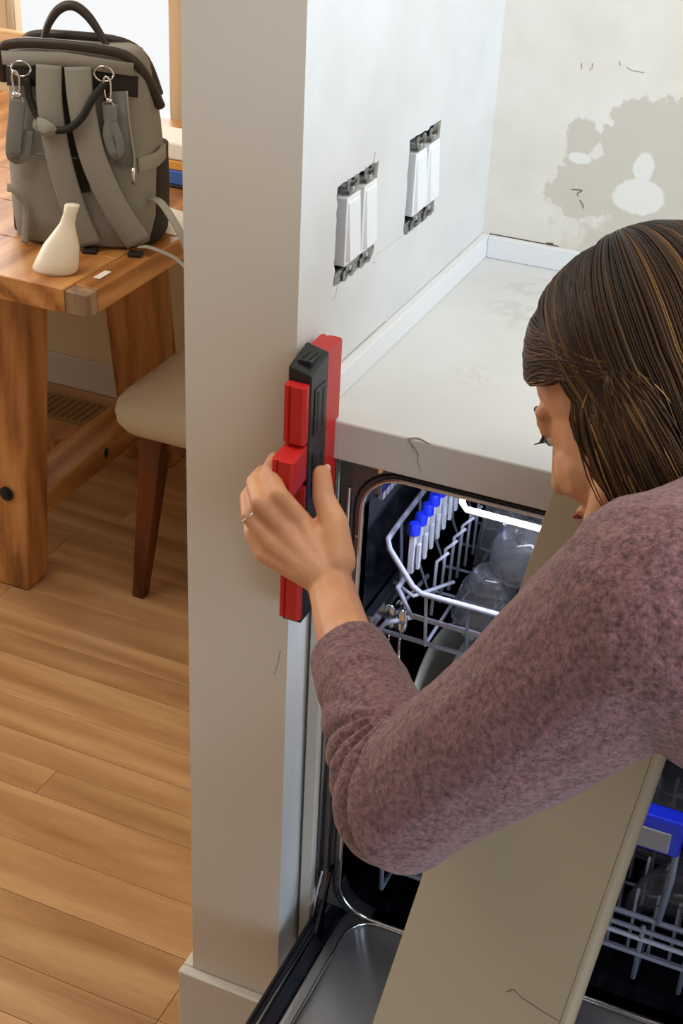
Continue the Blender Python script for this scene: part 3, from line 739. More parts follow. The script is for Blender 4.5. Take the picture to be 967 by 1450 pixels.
mk('end_cap', B().box((gx0, -0.070, 0.739), (gx1 - .003, -0.03, 0.7455)), 'black', cg, bevel=0.0015)
def fin(name, y0, y1, z0, z1, slope=0.0):
    """block of pins: grooved profile running down the block"""
    s = 1 if y1 > y0 else -1
    pr = [(gx0 + .001, y0), (gx0 - .0005, y1 - s * .004), (gx0 + .001, y1 - s * .001), (gx0 + .0045, y1 - s * .0006), (gx0 + .0062, y1 - s * .0032), (gx0 + .0090, y1), (gx1 - .0045, y1), (gx1 - .001, y1 - s * .0035), (gx1 - .002, y0)]
    b = B().rings([[(x, y, z0 + (0 if abs(y - y0) > 1e-6 else slope)) for x, y in pr], [(x, y, z1 - (0 if abs(y - y0) < 1e-6 else slope)) for x, y in pr]])
    return mk(name, b, 'red', cg, bevel=0.0005, seg=1)
fin('pin_block', -0.0305, 0.007, 0.953, 1.040)
fin('pin_block', -0.040, -0.0008, 0.905, 0.9525)
fin('pin_block', -0.040, 0.005, 0.76, 0.9045)
fin('pin_block', -0.066, -0.082, 0.958, 1.022, 0.002)
fin('pin_block', -0.066, -0.106, 0.912, 0.956, 0.006)
fin('pin_block', -0.066, -0.080, 0.748, 0.910, 0.002)

# ------------------------------------------------------------------ dining table
tb_ = thing('dining_table', 'rustic pine trestle table carrying the backpack', 'table', (-1.2, 1.06, 0))
TX0, TX1, TY0, TY1, TZ = -2.5, -0.645, 0.575, 1.53, 0.75
for i in range(6):
    a = TX1 - 0.04
    y0 = TY0 + (TY1 - TY0) * i / 6; y1 = TY0 + (TY1 - TY0) * (i + 1) / 6
    dz_ = 0
    mk('board', B().hexa([(TX0, y0 - (0.16 if i == 0 else 0) * 0, TZ - .042), (TX1 - .045, y0 + .0006, TZ - .042), (TX1 - .045, y1 - .0006, TZ - .042), (TX0, y1 - .0006, TZ - .042)],
                         [(TX0, y0 + .0006, TZ), (TX1 - .045, y0 + .0006, TZ), (TX1 - .045, y1 - .0006, TZ), (TX0, y1 - .0006, TZ)]), 'table', tb_, bevel=0.002)
mk('breadboard_end', B().box((TX1 - .0445, TY0 + .03, TZ - .042), (TX1, TY1 - .002, TZ - .0005)), 'table', tb_, bevel=0.003)
mk('corner_block', B().box((TX1 - .0445, TY0, TZ - .042), (TX1, TY0 + .0295, TZ - .001)), 'endgrain', tb_, bevel=0.004)
def leg(x0, x1, yb0, yb1, yt0, yt1):
    return mk('leg', B().hexa([(x0, yb0, 0), (x1, yb0, 0), (x1, yb1, 0), (x0, yb1, 0)], [(x0, yt0, TZ - .042), (x1, yt0, TZ - .042), (x1, yt1, TZ - .042), (x0, yt1, TZ - .042)]), 'table_leg', tb_, bevel=0.006)
for x1 in (-0.93, -2.06):
    l1 = leg(x1 - .13, x1, 0.738, 0.812, 0.815, 0.889); leg(x1 - .13, x1, 1.318, 1.392, 1.222, 1.296)
    mk('foot_rail', B().box((x1 - .09, 0.79, 0.135), (x1 - .002, 1.335, 0.19)), 'table', tb_, bevel=0.004)
    mk('rail_dark_hole', B().ell((x1 - .002, 1.05, 0.168), (0.003, 0.008, 0.013), sub=2), 'rubber', tb_, smooth=True)  # black blob standing for the dark hole in the rail
    if x1 > -1:
        wsh = Matrix.Translation((-0.975, 0.758, 0.205)) @ Matrix.Rotation(math.pi / 2, 4, 'X')
        mk('bolt', B().lathe([(.001, 0), (.015, 0), (.015, .003), (.0085, .0035), (.008, .008), (.001, .0085)], n=18, mat=wsh), 'rubber', l1)
mk('stretcher', B().box((-2.02, 1.030, 0.135), (-1.02, 1.094, 0.189)), 'table', tb_, bevel=0.004)

# ------------------------------------------------------------------ dining chair (front corner seen past the partition)
ch = thing('dining_chair', 'beige upholstered dining chair with dark walnut legs', 'chair', (-0.53, 1.0, 0))
seat = B(); cs = rrect(-0.765, -0.30, 0.785, 1.235, 0.06, 6)
def srk(k, z): return [(-0.532 + (x + 0.532) * k, 1.01 + (y - 1.01) * k, z + 0.02 * ((x + .53) / .23) ** 2 * 0 ) for x, y in cs]
seat.rings([srk(.86, .375), srk(.95, .383), srk(.99, .398), srk(1.0, .415), srk(.985, .432), srk(.94, .445), srk(.8, .456), srk(.5, .462), srk(.1, .463)])
mk('seat', seat, 'cushion', ch, smooth=True)
mk('apron', B().box((-0.70, 0.845, 0.335), (-0.36, 1.175, 0.374)), 'chair_wood', ch, bevel=0.004)
for sx, sy in ((-1, -1), (-1, 1), (1, -1), (1, 1)):
    xt, yt = -0.53 + sx * .16, 1.01 + sy * .155; xb_, yb_ = -0.53 + sx * .195, 1.01 + sy * .178
    f = .024; g = .013
    hz = 0.376 if sx < 0 else 0.385
    mk('leg', B().hexa([(xb_ - g, yb_ - g, 0), (xb_ + g, yb_ - g, 0), (xb_ + g, yb_ + g, 0), (xb_ - g, yb_ + g, 0)], [(xt - f, yt - f, hz), (xt + f, yt - f, hz), (xt + f, yt + f, hz), (xt - f, yt + f, hz)]), 'chair_wood', ch, bevel=0.003)
bk = B(); bk.rings([[(-0.305 + z_ * .18 + .03 * 0, 1.01 + (y - 1.01) * k, .43 + z_) for y in (0.80, 0.86, 1.16, 1.22)] + [(-0.265 + z_ * .18, 1.01 + (y - 1.01) * k, .43 + z_) for y in (1.22, 1.16, 0.86, 0.80)] for z_, k in ((0, .9), (.1, 1), (.3, 1), (.38, .95), (.4, .85))])
mk('backrest', bk, 'cushion', ch, smooth=True, bevel=0.006)

# base cabinet beside the dishwasher
cab = thing('base_cabinet', 'white base cabinet right of the dishwasher under the counter', 'cabinet', (1.25, 0.28, 0))
mk('carcass', B().box((0.617, 0.025, 0.09), (1.87, 0.54, 0.904)), 'trim_white', cab, bevel=0.002)
mk('plinth', B().box((0.63, 0.08, 0.0), (1.86, 0.53, 0.0895)), 'trim_white', cab)
for k in range(3):
    x0 = 0.621 + k * .416
    d_ = mk('door', B().box((x0, 0.005, 0.10), (x0 + .410, 0.0245, 0.895)), 'trim_white', cab, bevel=0.003)
    mk('knob', B().lathe([(.001, 0), (.007, 0), (.006, .012), (.013, .018), (.013, .024), (.001, .027)], n=16, mat=Matrix.Translation((x0 + .36, 0.005, 0.80)) @ Matrix.Rotation(math.pi / 2, 4, 'X')), 'steel', d_, smooth=True)

# floor vent in front of the far baseboard
vt = thing('floor_vent', 'tan slotted floor vent beside the far baseboard', 'vent', (-1.31, 1.46, 0.0002))
mk('frame', B().box((-1.45, 1.40, 0.0002), (-1.17, 1.52, 0.004)), 'vent', vt, bevel=0.001)
for k in range(14):
    x = -1.437 + k * .0195
    mk('slot', B().box((x, 1.412, 0.0035), (x + .009, 1.508, 0.0046)), 'vent_slot', vt)

# wooden board lying along the window ledge
rb = mk('window_shelf', B().box((-1.95, 1.535, 0.842), (-1.205, 1.560, 0.884)), 'rail_wood', bevel=0.004)
rb2 = B(); rb2.box((-1.95, 1.535, 0.842), (-1.205, 1.560, 0.884))
bpy.data.objects.remove(rb)
ws = thing('window_rack', 'light wooden rail standing in front of the dining window', 'rack', (-1.6, 1.548, 0.687))
mk('rail', rb2, 'rail_wood', ws, bevel=0.004)
for x in (-1.93, -1.36):
    mk('post', B().box((x, 1.538, 0.6835), (x + .03, 1.558, 0.842)), 'rail_wood', ws, bevel=0.003)

# ------------------------------------------------------------------ things on the table
bo = B().lathe([(.001, 0), (.034, 0), (.038, .006), (.036, .02), (.030, .045), (.019, .068), (.0125, .082), (.011, .098), (.0125, .112), (.011, .114), (.001, .114)], n=28, sx=1.0, sy=0.62)
sc_ = mk('scoop', bo, 'ivory', None, smooth=True)
sc_.location = (-0.745, 0.632, 0.7503); sc_.rotation_euler = (0, 0, 0.25)
tag(sc_, 'ivory plastic bottle-shaped scoop in front of the backpack', 'scoop')
for v in sc_.data.vertices: v.co.x += v.co.z * 0.30; v.co.y += v.co.z * 0.08
pp = thing('paper_scrap', 'small torn white paper scrap on the table corner', 'paper', (-0.669, 0.657, 0.7503))
mk('sheet', B().box((-0.676, 0.640, 0.7503), (-0.664, 0.676, 0.7513)), 'paper', pp)
p2 = thing('paper_sheet', 'white paper sheet sticking out behind the backpack', 'paper', (-0.70, 0.95, 0.7503))
mk('sheet', B().hexa([(-0.78, 0.90, .7503), (-0.66, 0.88, .7503), (-0.655, 0.985, .7503), (-0.76, 1.01, .7503)], [(-0.78, 0.90, .7513), (-0.66, 0.88, .7513), (-0.655, 0.985, .7513), (-0.76, 1.01, .7513)]), 'paper', p2)
bl = thing('wipes_packet', 'white packet with orange and blue bands beyond the backpack', 'packet', (-0.79, 1.16, 0.7503))
mk('base', B().box((-0.87, 1.11, .7503), (-0.70, 1.21, .757)), 'black', bl, bevel=0.003)
mk('band', B().box((-0.87, 1.11, .757), (-0.70, 1.21, .785)), 'blue_print', bl, bevel=0.004)
mk('band', B().box((-0.868, 1.112, .785), (-0.702, 1.208, .803)), 'orange', bl, bevel=0.003)
mk('lid', B().box((-0.868, 1.112, .803), (-0.702, 1.208, .838)), 'paper', bl, bevel=0.006)

# ------------------------------------------------------------------ backpack (local frame, then turned on the table)
bpk = thing('backpack', 'grey fabric backpack with black trim standing on the table', 'backpack', (-0.881, 0.705, 0.7505))
bpk.rotation_euler = (0, 0, math.radians(19.45))
def mkp(name, b, mat, parent=bpk, **kw):
    o = mk(name, b, mat, None, **kw); o.parent = parent; o.location = (0, 0, 0); return o
def sup(x0, x1, y0, y1, z, n=32, e=4.0):
    cx, cy, rx, ry = (x0 + x1) / 2, (y0 + y1) / 2, (x1 - x0) / 2, (y1 - y0) / 2; out = []
    for k in range(n):
        a = 2 * math.pi * k / n; c, s = math.cos(a), math.sin(a)
        out.append((cx + rx * math.copysign(abs(c) ** (2 / e), c), cy + ry * math.copysign(abs(s) ** (2 / e), s), z))
    return out
bb = B(); bb.rings([sup(.01, .225, .01, .15, 0.0), sup(.0, .236, .0, .165, .008), sup(-.006, .243, -.003, .178, .05), sup(-.006, .245, -.004, .182, .13), sup(-.002, .24, -.003, .175, .2), sup(.004, .236, 0, .15, .25), sup(.010, .232, .002, .115, .30), sup(.015, .226, .005, .08, .325), sup(.03, .21, .015, .065, .333)])
mkp('body', bb, 'pack', smooth=True)
sd = B(); sd.rings([sup(.17, .249, .03, .17, z, 24, 3) for z in (.004,)] + [sup(.165, .2505 - abs(z - .08) * .02, .03, .186, z, 24, 3) for z in (.03, .08, .13)] + [sup(.18, .249, .04, .186, .145, 24, 3)])
mkp('side_pocket', sd, 'pack_dark', smooth=True)
sd2 = B(); sd2.rings([sup(-.012, .06, .03, .18, z, 24, 3) for z in (.01, .08, .145)]); mkp('side_pocket', sd2, 'pack_dark', smooth=True)
mkp('pocket_band', B().ribbon(cr([(.222, .008, .147), (.246, .04, .149), (.252, .09, .15)], 4), .026, .004, [(.6, -.8, 0)] * 9), 'pack_light', smooth=True)
mkp('top_frame', B().tube(cr([(.004, .02, .27), (.008, .002, .318), (.03, -.004, .334), (.10, -.006, .338), (.19, -.004, .332), (.222, .006, .315), (.236, .05, .275), (.246, .09, .225)], 5), 0.0085, 10, flat=0.8), 'leather', smooth=True)
mkp('top_frame', B().tube(cr([(.02, .07, .30), (.04, .065, .332), (.11, .06, .338), (.19, .062, .332), (.222, .09, .30), (.24, .11, .24)], 5), 0.008, 10), 'leather', smooth=True)
mkp('handle', B().tube(cr([(.066, .035, .325), (.078, .036, .358), (.096, .038, .382), (.118, .04, .389), (.140, .04, .376), (.160, .038, .35), (.175, .035, .325)], 5), [0.0045 + 0.0035 * math.sin(math.pi * i / 30) for i in range(31)], 10), 'leather', smooth=True)
mkp('yoke_panel', B().ribbon([(.012, -.006, .312), (.11, -.009, .316), (.222, -.006, .306)], [.022, .022, .02], .006, (0, -1, 0)), 'pack', smooth=True)
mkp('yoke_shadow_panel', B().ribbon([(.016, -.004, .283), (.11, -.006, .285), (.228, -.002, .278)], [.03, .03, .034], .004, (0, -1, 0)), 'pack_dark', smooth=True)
def strap(c, w, off):
    mkp('shoulder_strap', B().ribbon(cr([(x, y, z) for x, y, z in c], 6), w, .011, (0.05, -1, 0.12)), 'pack', smooth=True)
strap([(.088, -.010, .306), (.088, -.020, .245), (.098, -.024, .165), (.116, -.020, .082), (.138, -.010, .012)], .041, 0)
strap([(.134, -.010, .306), (.140, -.020, .245), (.156, -.026, .165), (.188, -.022, .084), (.222, -.010, .022)], .043, 0)
mkp('back_pad', B().ribbon([(.112, -.006, .29), (.118, -.006, .2), (.13, -.006, .1)], .026, .004, (0, -1, 0)), 'pack_dark', smooth=True)
mkp('carry_loop', B().tube(cr([(.052, -.012, .285), (.054, -.016, .255), (.068, -.022, .225), (.09, -.036, .212), (.118, -.038, .213), (.142, -.034, .232), (.160, -.026, .262), (.178, -.014, .285)], 5), 0.0062, 10), 'rubber', smooth=True)
mkp('loop_tab', B().ribbon(cr([(.064, -.014, .20), (.07, -.030, .216), (.088, -.042, .214), (.096, -.040, .204)], 4), .022, .004, [(-.3, -1, .3)] * 13), 'pack', smooth=True)
for sx, cx in ((0, .043), (1, .176)):
    rg = mkp('d_ring', B().tube([(cx + .016 * math.cos(a), -.013, .300 + .014 * math.sin(a) - (.0 if math.sin(a) < 0 else .004)) for a in [2 * math.pi * k / 20 for k in range(20)]], 0.0018, 8, closed=True), 'chrome', smooth=True)
    hx = cx - .008 + .014 * sx
    mkp('snap_hook', B().tube(cr([(hx - .004, -.016, .262), (hx - .006, -.018, .285), (hx - .001, -.021, .296), (hx + .005, -.018, .287), (hx + .004, -.016, .262)], 4), 0.002, 8).box((hx - .007, -.019, .254), (hx + .007, -.014, .261)).tube([(hx - .009 + .009 * (1 - math.cos(a)), -.017, .25 + .006 * math.sin(a)) for a in [2 * math.pi * k / 12 for k in range(12)]], 0.0015, 6, closed=True), 'chrome', smooth=True)
    if sx == 0:
        mkp('clip_strap', B().ribbon(cr([(hx, -.016, .252), (hx - .004, -.018, .22), (hx - .010, -.020, .185), (hx - .012, -.018, .158), (hx + .002, -.014, .164), (hx + .008, -.012, .2)], 4), .026, .004, (0, -1, 0)), 'pack_strap', smooth=True)
    else:
        mkp('clip_strap', B().ribbon(cr([(hx + .004, -.016, .252), (hx + .004, -.018, .235), (hx - .002, -.022, .205), (hx + .008, -.022, .172), (hx + .018, -.020, .182), (hx + .012, -.020, .21), (hx + .002, -.018, .235)], 5), [.022] * 6 + [.015] * 25, .003, (0.1, -1, 0)), 'pack_strap', smooth=True)
        mkp('strap_tip', B().box((hx - .008, -.021, .226), (hx + .014, -.017, .25)), 'pack_strap', bevel=0.001)
mkp('flat_pocket', B().ribbon([(.196, -.004, .27), (.202, -.008, .2), (.206, -.006, .15)], .03, .006, (0.2, -1, 0)), 'pack_strap', smooth=True)
zp = mkp('zipper', B().tube(cr([(.211, -.008, .272), (.214, -.009, .22), (.220, -.010, .17), (.219, -.010, .148)], 5), 0.0018, 6), 'pack_light', smooth=True)
mkp('zipper_pull', B().ribbon([(.219, -.013, .15), (.218, -.015, .136), (.219, -.014, .122)], .006, .002, (0, -1, 0)), 'chrome', zp, smooth=True)
mkp('zipper', B().tube(cr([(.172, -.010, .125), (.180, -.010, .10), (.196, -.010, .07), (.216, -.010, .035)], 5), 0.0016, 6), 'pack_light', smooth=True)
mkp('snap_button', B().ell((.034, -.010, .15), (.0045, .003, .0045), sub=2), 'ivory', smooth=True)
mkp('pocket_seam', B().tube([(.012, -.0075, .163), (.06, -.009, .161), (.125, -.009, .158)], 0.0015, 6), 'pack_strap', smooth=True)
mkp('tuck_loop', B().ribbon(cr([(.004, -.006, .10), (.020, -.014, .098), (.034, -.012, .07), (.030, -.008, .03), (.026, -.006, .005)], 4), .014, .003, (-.3, -1, .2)), 'pack', smooth=True)
for x in (.141, .218):
    mkp('buckle', B().box((x - .012, -.026, 0.0), (x + .012, -.006, .006)), 'rubber', bevel=0.002)
mkp('side_strap', B().ribbon(cr([(.234, .03, .085), (.262, .0, .088), (.30, -.03, .045), (.318, -.03, -.01)], 5), .014, .003, (0.3, -.5, .8)), 'pack_light', smooth=True)
mkp('side_strap', B().ribbon(cr([(.222, -.012, .014), (.245, -.018, .016), (.29, -.03, .004), (.325, -.05, -.02)], 5), .008, .002, (0.2, -.3, .9)), 'pack_light', smooth=True)

# ------------------------------------------------------------------ person
pe = thing('person', 'person in a mauve knit sweater leaning in and holding the contour gauge', 'person', (0.98, -0.36, 0.0))
HC = Vector((0.354, -0.1175, 1.099))
HF = Vector((-0.784, 0.21, -0.584)).normalized(); HU = Vector((-0.478, 0.396, 0.784)); HU = (HU - HF * HU.dot(HF)).normalized(); HL = HU.cross(HF)
_pc, _ps = math.cos(math.radians(5)), math.sin(math.radians(5)); HF, HU = HF * _pc - HU * _ps, HF * _ps + HU * _pc
HM = Matrix(((HF.x, HL.x, HU.x, HC.x), (HF.y, HL.y, HU.y, HC.y), (HF.z, HL.z, HU.z, HC.z), (0, 0, 0, 1)))
b = B()
# head (x forward, y left, z up)
b.ell((-0.012, 0, 0.036), (0.098, 0.076, 0.090), HM, 3)
b.ell((0.030, 0, -0.020), (0.058, 0.062, 0.085), HM, 3)
b.ell((0.040, 0, -0.070), (0.044, 0.046, 0.042), HM, 3)
b.ell((0.074, 0, -0.103), (0.018, 0.022, 0.015), HM, 2)
for s in (-1, 1):
    b.ell((0.050, s * 0.035, -0.036), (0.030, 0.027, 0.032), HM, 2)
    b.cap((0.083, s * 0.010, 0.022), (0.066, s * 0.046, 0.020), 0.008, 0.008, mat=HM)
    b.ell((0.070, s * 0.031, 0.006), (0.0145, 0.016, 0.010), HM, 2)
    b.ell((0.068, s * 0.032, 0.014), (0.0155, 0.018, 0.014), HM, 2)
    b.ell((-0.008, s * 0.078, -0.012), (0.017, 0.008, 0.031), HM, 2)
    b.ell((-0.002, s * 0.075, -0.036), (0.010, 0.007, 0.010), HM, 2)
    b.ell((0.090, s * 0.012, -0.044), (0.010, 0.007, 0.008), HM, 2)
    b.cap((0.05, s * 0.042, -0.085), (-0.005, s * 0.06, -0.045), 0.016, 0.018, mat=HM)
b.cap((0.086, 0, 0.012), (0.106, 0, -0.036), 0.0075, 0.0105, mat=HM)
b.ell((0.083, 0, -0.066), (0.012, 0.022, 0.007), HM, 2); b.ell((0.081, 0, -0.077), (0.011, 0.019, 0.007), HM, 2)
# neck and trunk core under the clothes
NB = HM @ Vector((-0.075, 0, -0.19))
b.cap(HM @ Vector((-0.028, 0, -0.05)), NB, 0.052, 0.056)
SHL = Vector((0.431, -0.335, 1.046)); SHR = Vector((0.60, -0.115, 0.955)); EL = Vector((0.253, -0.352, 0.812)); WR = Vector((0.085, -0.130, 0.842))
HIP = Vector((1.0, -0.36, 0.86))
b.chain([NB, NB.lerp(HIP, 0.35), HIP], [0.07, 0.09, 0.09])
b.chain([SHL, EL], [0.042, 0.034]); b.chain([NB, SHL], [0.05, 0.042])
b.chain([NB, SHR], [0.05, 0.042])
ELR = Vector((0.72, -0.10, 0.70)); WRR = Vector((0.86, -0.30, 0.62))
b.chain([SHR, ELR, WRR], [0.042, 0.034, 0.022])
# left forearm and hand
b.chain([EL, Vector((0.188, -0.262, 0.816)), Vector((0.124, -0.184, 0.828)), WR], [0.036, 0.034, 0.0265, 0.0225])
idx = [(0.042, -0.112, 0.893), (0.021, -0.119, 0.921), (0.001, -0.097, 0.931), (-0.005, -0.074, 0.932)]
mid = [(0.031, -0.126, 0.887), (0.007, -0.130, 0.914), (-0.010, -0.109, 0.921), (-0.014, -0.083, 0.919)]
rgf = [(0.022, -0.134, 0.876), (-0.003, -0.132, 0.897), (-0.016, -0.111, 0.904), (-0.020, -0.087, 0.904)]
pky = [(0.016, -0.136, 0.862), (-0.002, -0.129, 0.875), (-0.012, -0.112, 0.882), (-0.016, -0.093, 0.885)]
b.chain(idx, [0.0115, 0.0098, 0.0088, 0.0078]); b.chain(mid, [0.0115, 0.0098, 0.0088, 0.0078])
b.chain(rgf, [0.0112, 0.0092, 0.0084, 0.0074]); b.chain(pky, [0.0105, 0.0082, 0.0074, 0.0066])
for f_, r_ in ((idx, .012), (mid, .0125), (rgf, .012), (pky, .011)):
    b.cap(WR + Vector((0, -0.004, 0.004)), f_[0], 0.017, r_)
b.cap((0.070, -0.118, 0.866), (0.034, -0.122, 0.878), 0.017, 0.012); b.cap((0.062, -0.124, 0.855), (0.024, -0.132, 0.866), 0.017, 0.011)
thb = [(0.086, -0.117, 0.862), (0.073, -0.100, 0.893), (0.057, -0.091, 0.913), (0.0495, -0.080, 0.932)]
b.chain(thb, [0.0185, 0.0145, 0.0112, 0.0095]); b.cap((0.060, -0.112, 0.876), (0.075, -0.105, 0.885), 0.014, 0.014)
# right hand resting on the thigh
hr = WRR
b.cap(hr, hr + Vector((0.05, -0.03, -0.02)), 0.022, 0.026)
for k in range(4):
    o_ = Vector((0.02 * (k - 1.5) * .6, 0.018 * (k - 1.5), 0)); p0 = hr + Vector((0.06, -0.035, -0.022)) + o_
    b.chain([p0, p0 + Vector((0.032, -0.018, -0.012)), p0 + Vector((0.055, -0.028, -0.028))], [0.010, 0.009, 0.0075])
b.chain([hr + Vector((0.02, -0.03, 0)), hr + Vector((0.03, -0.06, -0.005)), hr + Vector((0.055, -0.075, -0.01))], [0.013, 0.011, 0.009])
body_me = remeshed(b, 0.0024, 4, 0.5)
body_o = mk('body', body_me, 'skin', pe)
mk('thumb_nail', B().ell((0.0520, -0.0738, 0.9355), (0.0040, 0.0042, 0.0055), None, 2), 'nail', pe, smooth=True)
mk('ring', B().tube([Vector((-0.005, -0.130, 0.898)) + (Vector((0.55, 0.3, 0.6)).normalized() * math.cos(a) + Vector((0.35, -0.9, 0.1)).normalized() * math.sin(a)) * 0.0104 for a in [2 * math.pi * k / 20 for k in range(20)]], 0.0012, 6, closed=True), 'gold', pe, smooth=True)
for s in (1, -1):
    e = B().ell((0.0700, s * 0.031, 0.001), 0.0122, HM, 2); ey = mk('eye', e, 'eye_white', pe, smooth=True)
    mk('iris', B().ell((0.0806, s * 0.0315, -0.001), (0.0028, 0.0055, 0.0055), HM, 2), 'eye_dark', ey, smooth=True)
    lid = B(); 
    for k in range(15):
        a = (k - 7) / 7
        p0 = Vector((0.0825 - 0.005 * a * a, s * (0.031 + 0.012 * a), 0.0045 - 0.003 * a * a)); p2 = p0 + Vector((0.010 - .003 * abs(a), s * 0.0035 * a + s * .002, -0.0045 + .001 * a))
        lid.tube([HM @ p0, HM @ ((p0 + p2) / 2 + Vector((0, 0, -0.0022))), HM @ p2], [0.0007, 0.0005, 0.0002], 4)
    lid.tube([HM @ Vector((0.0828 - 0.006 * a * a, s * (0.031 + 0.0125 * a), 0.0050 - 0.0035 * a * a)) for a in [-1, -.6, -.2, .2, .6, 1]], 0.0011, 6)
    mk('eyelash', lid, 'lash', ey)
    br = B()
    br.tube([HM @ Vector(p) for p in ((0.0875, s * 0.012, 0.0235), (0.0850, s * 0.024, 0.0270), (0.0775, s * 0.038, 0.0265), (0.068, s * 0.048, 0.0215))], [0.0032, 0.0038, 0.0032, 0.0012], 8)
    mk('eyebrow', br, 'brow', pe, smooth=True)
mk('lips', B().ell((0.0925, 0, -0.0685), (0.0035, 0.021, 0.0038), HM, 2).ell((0.0905, 0, -0.0765), (0.004, 0.018, 0.0042), HM, 2), 'lip', pe, smooth=True)

# sweater
sw = B()
CU = Vector((0.134, -0.201, 0.8258)); dirf = (EL - CU).normalized()
uu = dirf.orthogonal().normalized(); ww = dirf.cross(uu)
sw.rings([[CU + dirf * d + (uu * math.cos(2 * math.pi * k / 24) + ww * math.sin(2 * math.pi * k / 24)) * r for k in range(24)] for d, r in ((0, 0.0345), (0.006, 0.0375), (0.03, 0.040), (0.06, 0.045))])
sw.chain([CU + dirf * .04, CU + dirf * .095, EL], [0.041, 0.047, 0.060])
sw.chain([EL, Vector((0.315, -0.350, 0.893)), Vector((0.375, -0.343, 0.972)), SHL], [0.060, 0.066, 0.074, 0.088])
UB = Vector((0.475, -0.235, 1.015))
sw.chain([SHL, UB, SHR], [0.088, 0.105, 0.085])
sw.chain([UB, UB.lerp(HIP, 0.35), UB.lerp(HIP, 0.7), HIP + Vector((-.03, 0, 0.03))], [0.106, 0.106, 0.110, 0.125])
sw.chain([SHL, SHL.lerp(HIP, 0.3)], [0.089, 0.088])
sw.chain([SHR, SHR.lerp(HIP, 0.35)], [0.08, 0.10])
sw.chain([SHR, ELR, WRR.lerp(ELR, .2)], [0.075, 0.055, 0.036])
NKD = (NB - HC).normalized(); nk = HM @ Vector((-0.052, 0, -0.125))
sw.chain([nk.lerp(NB, .25), NB], [0.060, 0.085])
sw_me = remeshed(sw, 0.0034, 3, 0.5)
fd = (CU - EL).normalized(); ud = (SHL - EL).normalized(); bis = (fd + ud).normalized(); INN = EL + bis * 0.068; e1 = -bis; e2 = (fd - bis * fd.dot(bis)).normalized(); e3 = e1.cross(e2)
nrm = [n_.vector.copy() for n_ in sw_me.vertex_normals]; newco = []
for v, n_ in zip(sw_me.vertices, nrm):
    p = v.co.copy()
    # creases fanning out from the inside of the elbow
    dv = p - INN; th = math.atan2(dv.dot(e2), dv.dot(e1)); rr_ = math.hypot(dv.dot(e1), dv.dot(e2))
    if -0.45 < th < 1.7 and rr_ < 0.17 and (p - EL).length < 0.22:
        win = min(1, (th + .45) / .6) * min(1, (1.7 - th) / .5) * min(1, rr_ / .012) * min(1, max(0, (0.17 - rr_) / .06))
        ph = th * 17 + 1.6 * mnoise.noise(p * 16) + 10 * dv.dot(e3)
        fold = (abs(math.sin(ph / 2)) ** 0.6 - 0.72) * 0.0095
        p = p + n_ * fold * win
    q = p + n_ * (mnoise.noise(p * 14) * 0.0035 + mnoise.noise(p * 45) * 0.0008); newco += [q.x, q.y, q.z]
sw_me.vertices.foreach_set('co', newco); sw_me.update()
mk('sweater', sw_me, 'sweater', pe)
# trousers and shoes (out of the frame)
tr_ = B()
tr_.chain([HIP + Vector((-.02, 0, 0)), HIP + Vector((.04, 0, -.04))], [0.118, 0.12])
for dy in (-0.085, 0.085):
    h = HIP + Vector((0.02, dy, -0.05)); kn = Vector((0.93, -0.36 + dy * 1.1, 0.46)); an = Vector((1.02, -0.36 + dy * 1.1, 0.075))
    tr_.chain([h, kn, an], [0.088, 0.062, 0.048])
mk('trousers', remeshed(tr_, 0.008, 4), 'trouser', pe)
for dy in (-0.0935, 0.0935):
    y = -0.36 + dy
    sh_ = B(); sh_.chain([(1.03, y, 0.042), (0.97, y, 0.034), (0.86, y, 0.028)], [0.040, 0.038, 0.026]).box((0.845, y - .032, 0.001), (1.06, y + .032, 0.016))
    mk('shoe', remeshed(sh_, 0.006, 3), 'shoe', pe)

# hair: a cap over the skull, then locks combed from a centre parting
hb = B()
hb.ell((-0.034, 0, 0.040), (0.086, 0.082, 0.089), HM, 3)
hb.ell((0.0, 0, 0.072), (0.080, 0.066, 0.057), HM, 3)
hb.ell((-0.050, 0, -0.005), (0.070, 0.080, 0.088), HM, 3)
hb.ell((-0.066, 0, -0.070), (0.048, 0.066, 0.06), HM, 3)
hb.ell((0.044, 0, 0.084), (0.034, 0.050, 0.026), HM, 2)
for s in (1, -1):
    hb.chain([(-0.020, s * 0.068, 0.03), (-0.032, s * 0.070, -0.02), (-0.034, s * 0.062, -0.085), (-0.034, s * 0.056, -0.125)], [0.016, 0.013, 0.012, 0.006], mat=HM)
cap_me = remeshed(hb, 0.004, 5)
at = cap_me.attributes.new('tone', 'FLOAT', 'POINT')
at.data.foreach_set('value', [0.12] * len(cap_me.vertices))
hair = mk('hair', cap_me, 'hair', pe)
rg_ = random.Random(11)
SK = Vector((-0.018, 0, 0.037)); SR = Vector((0.104, 0.0885, 0.0955))
lock_v = []; lock_f = []; tones = []
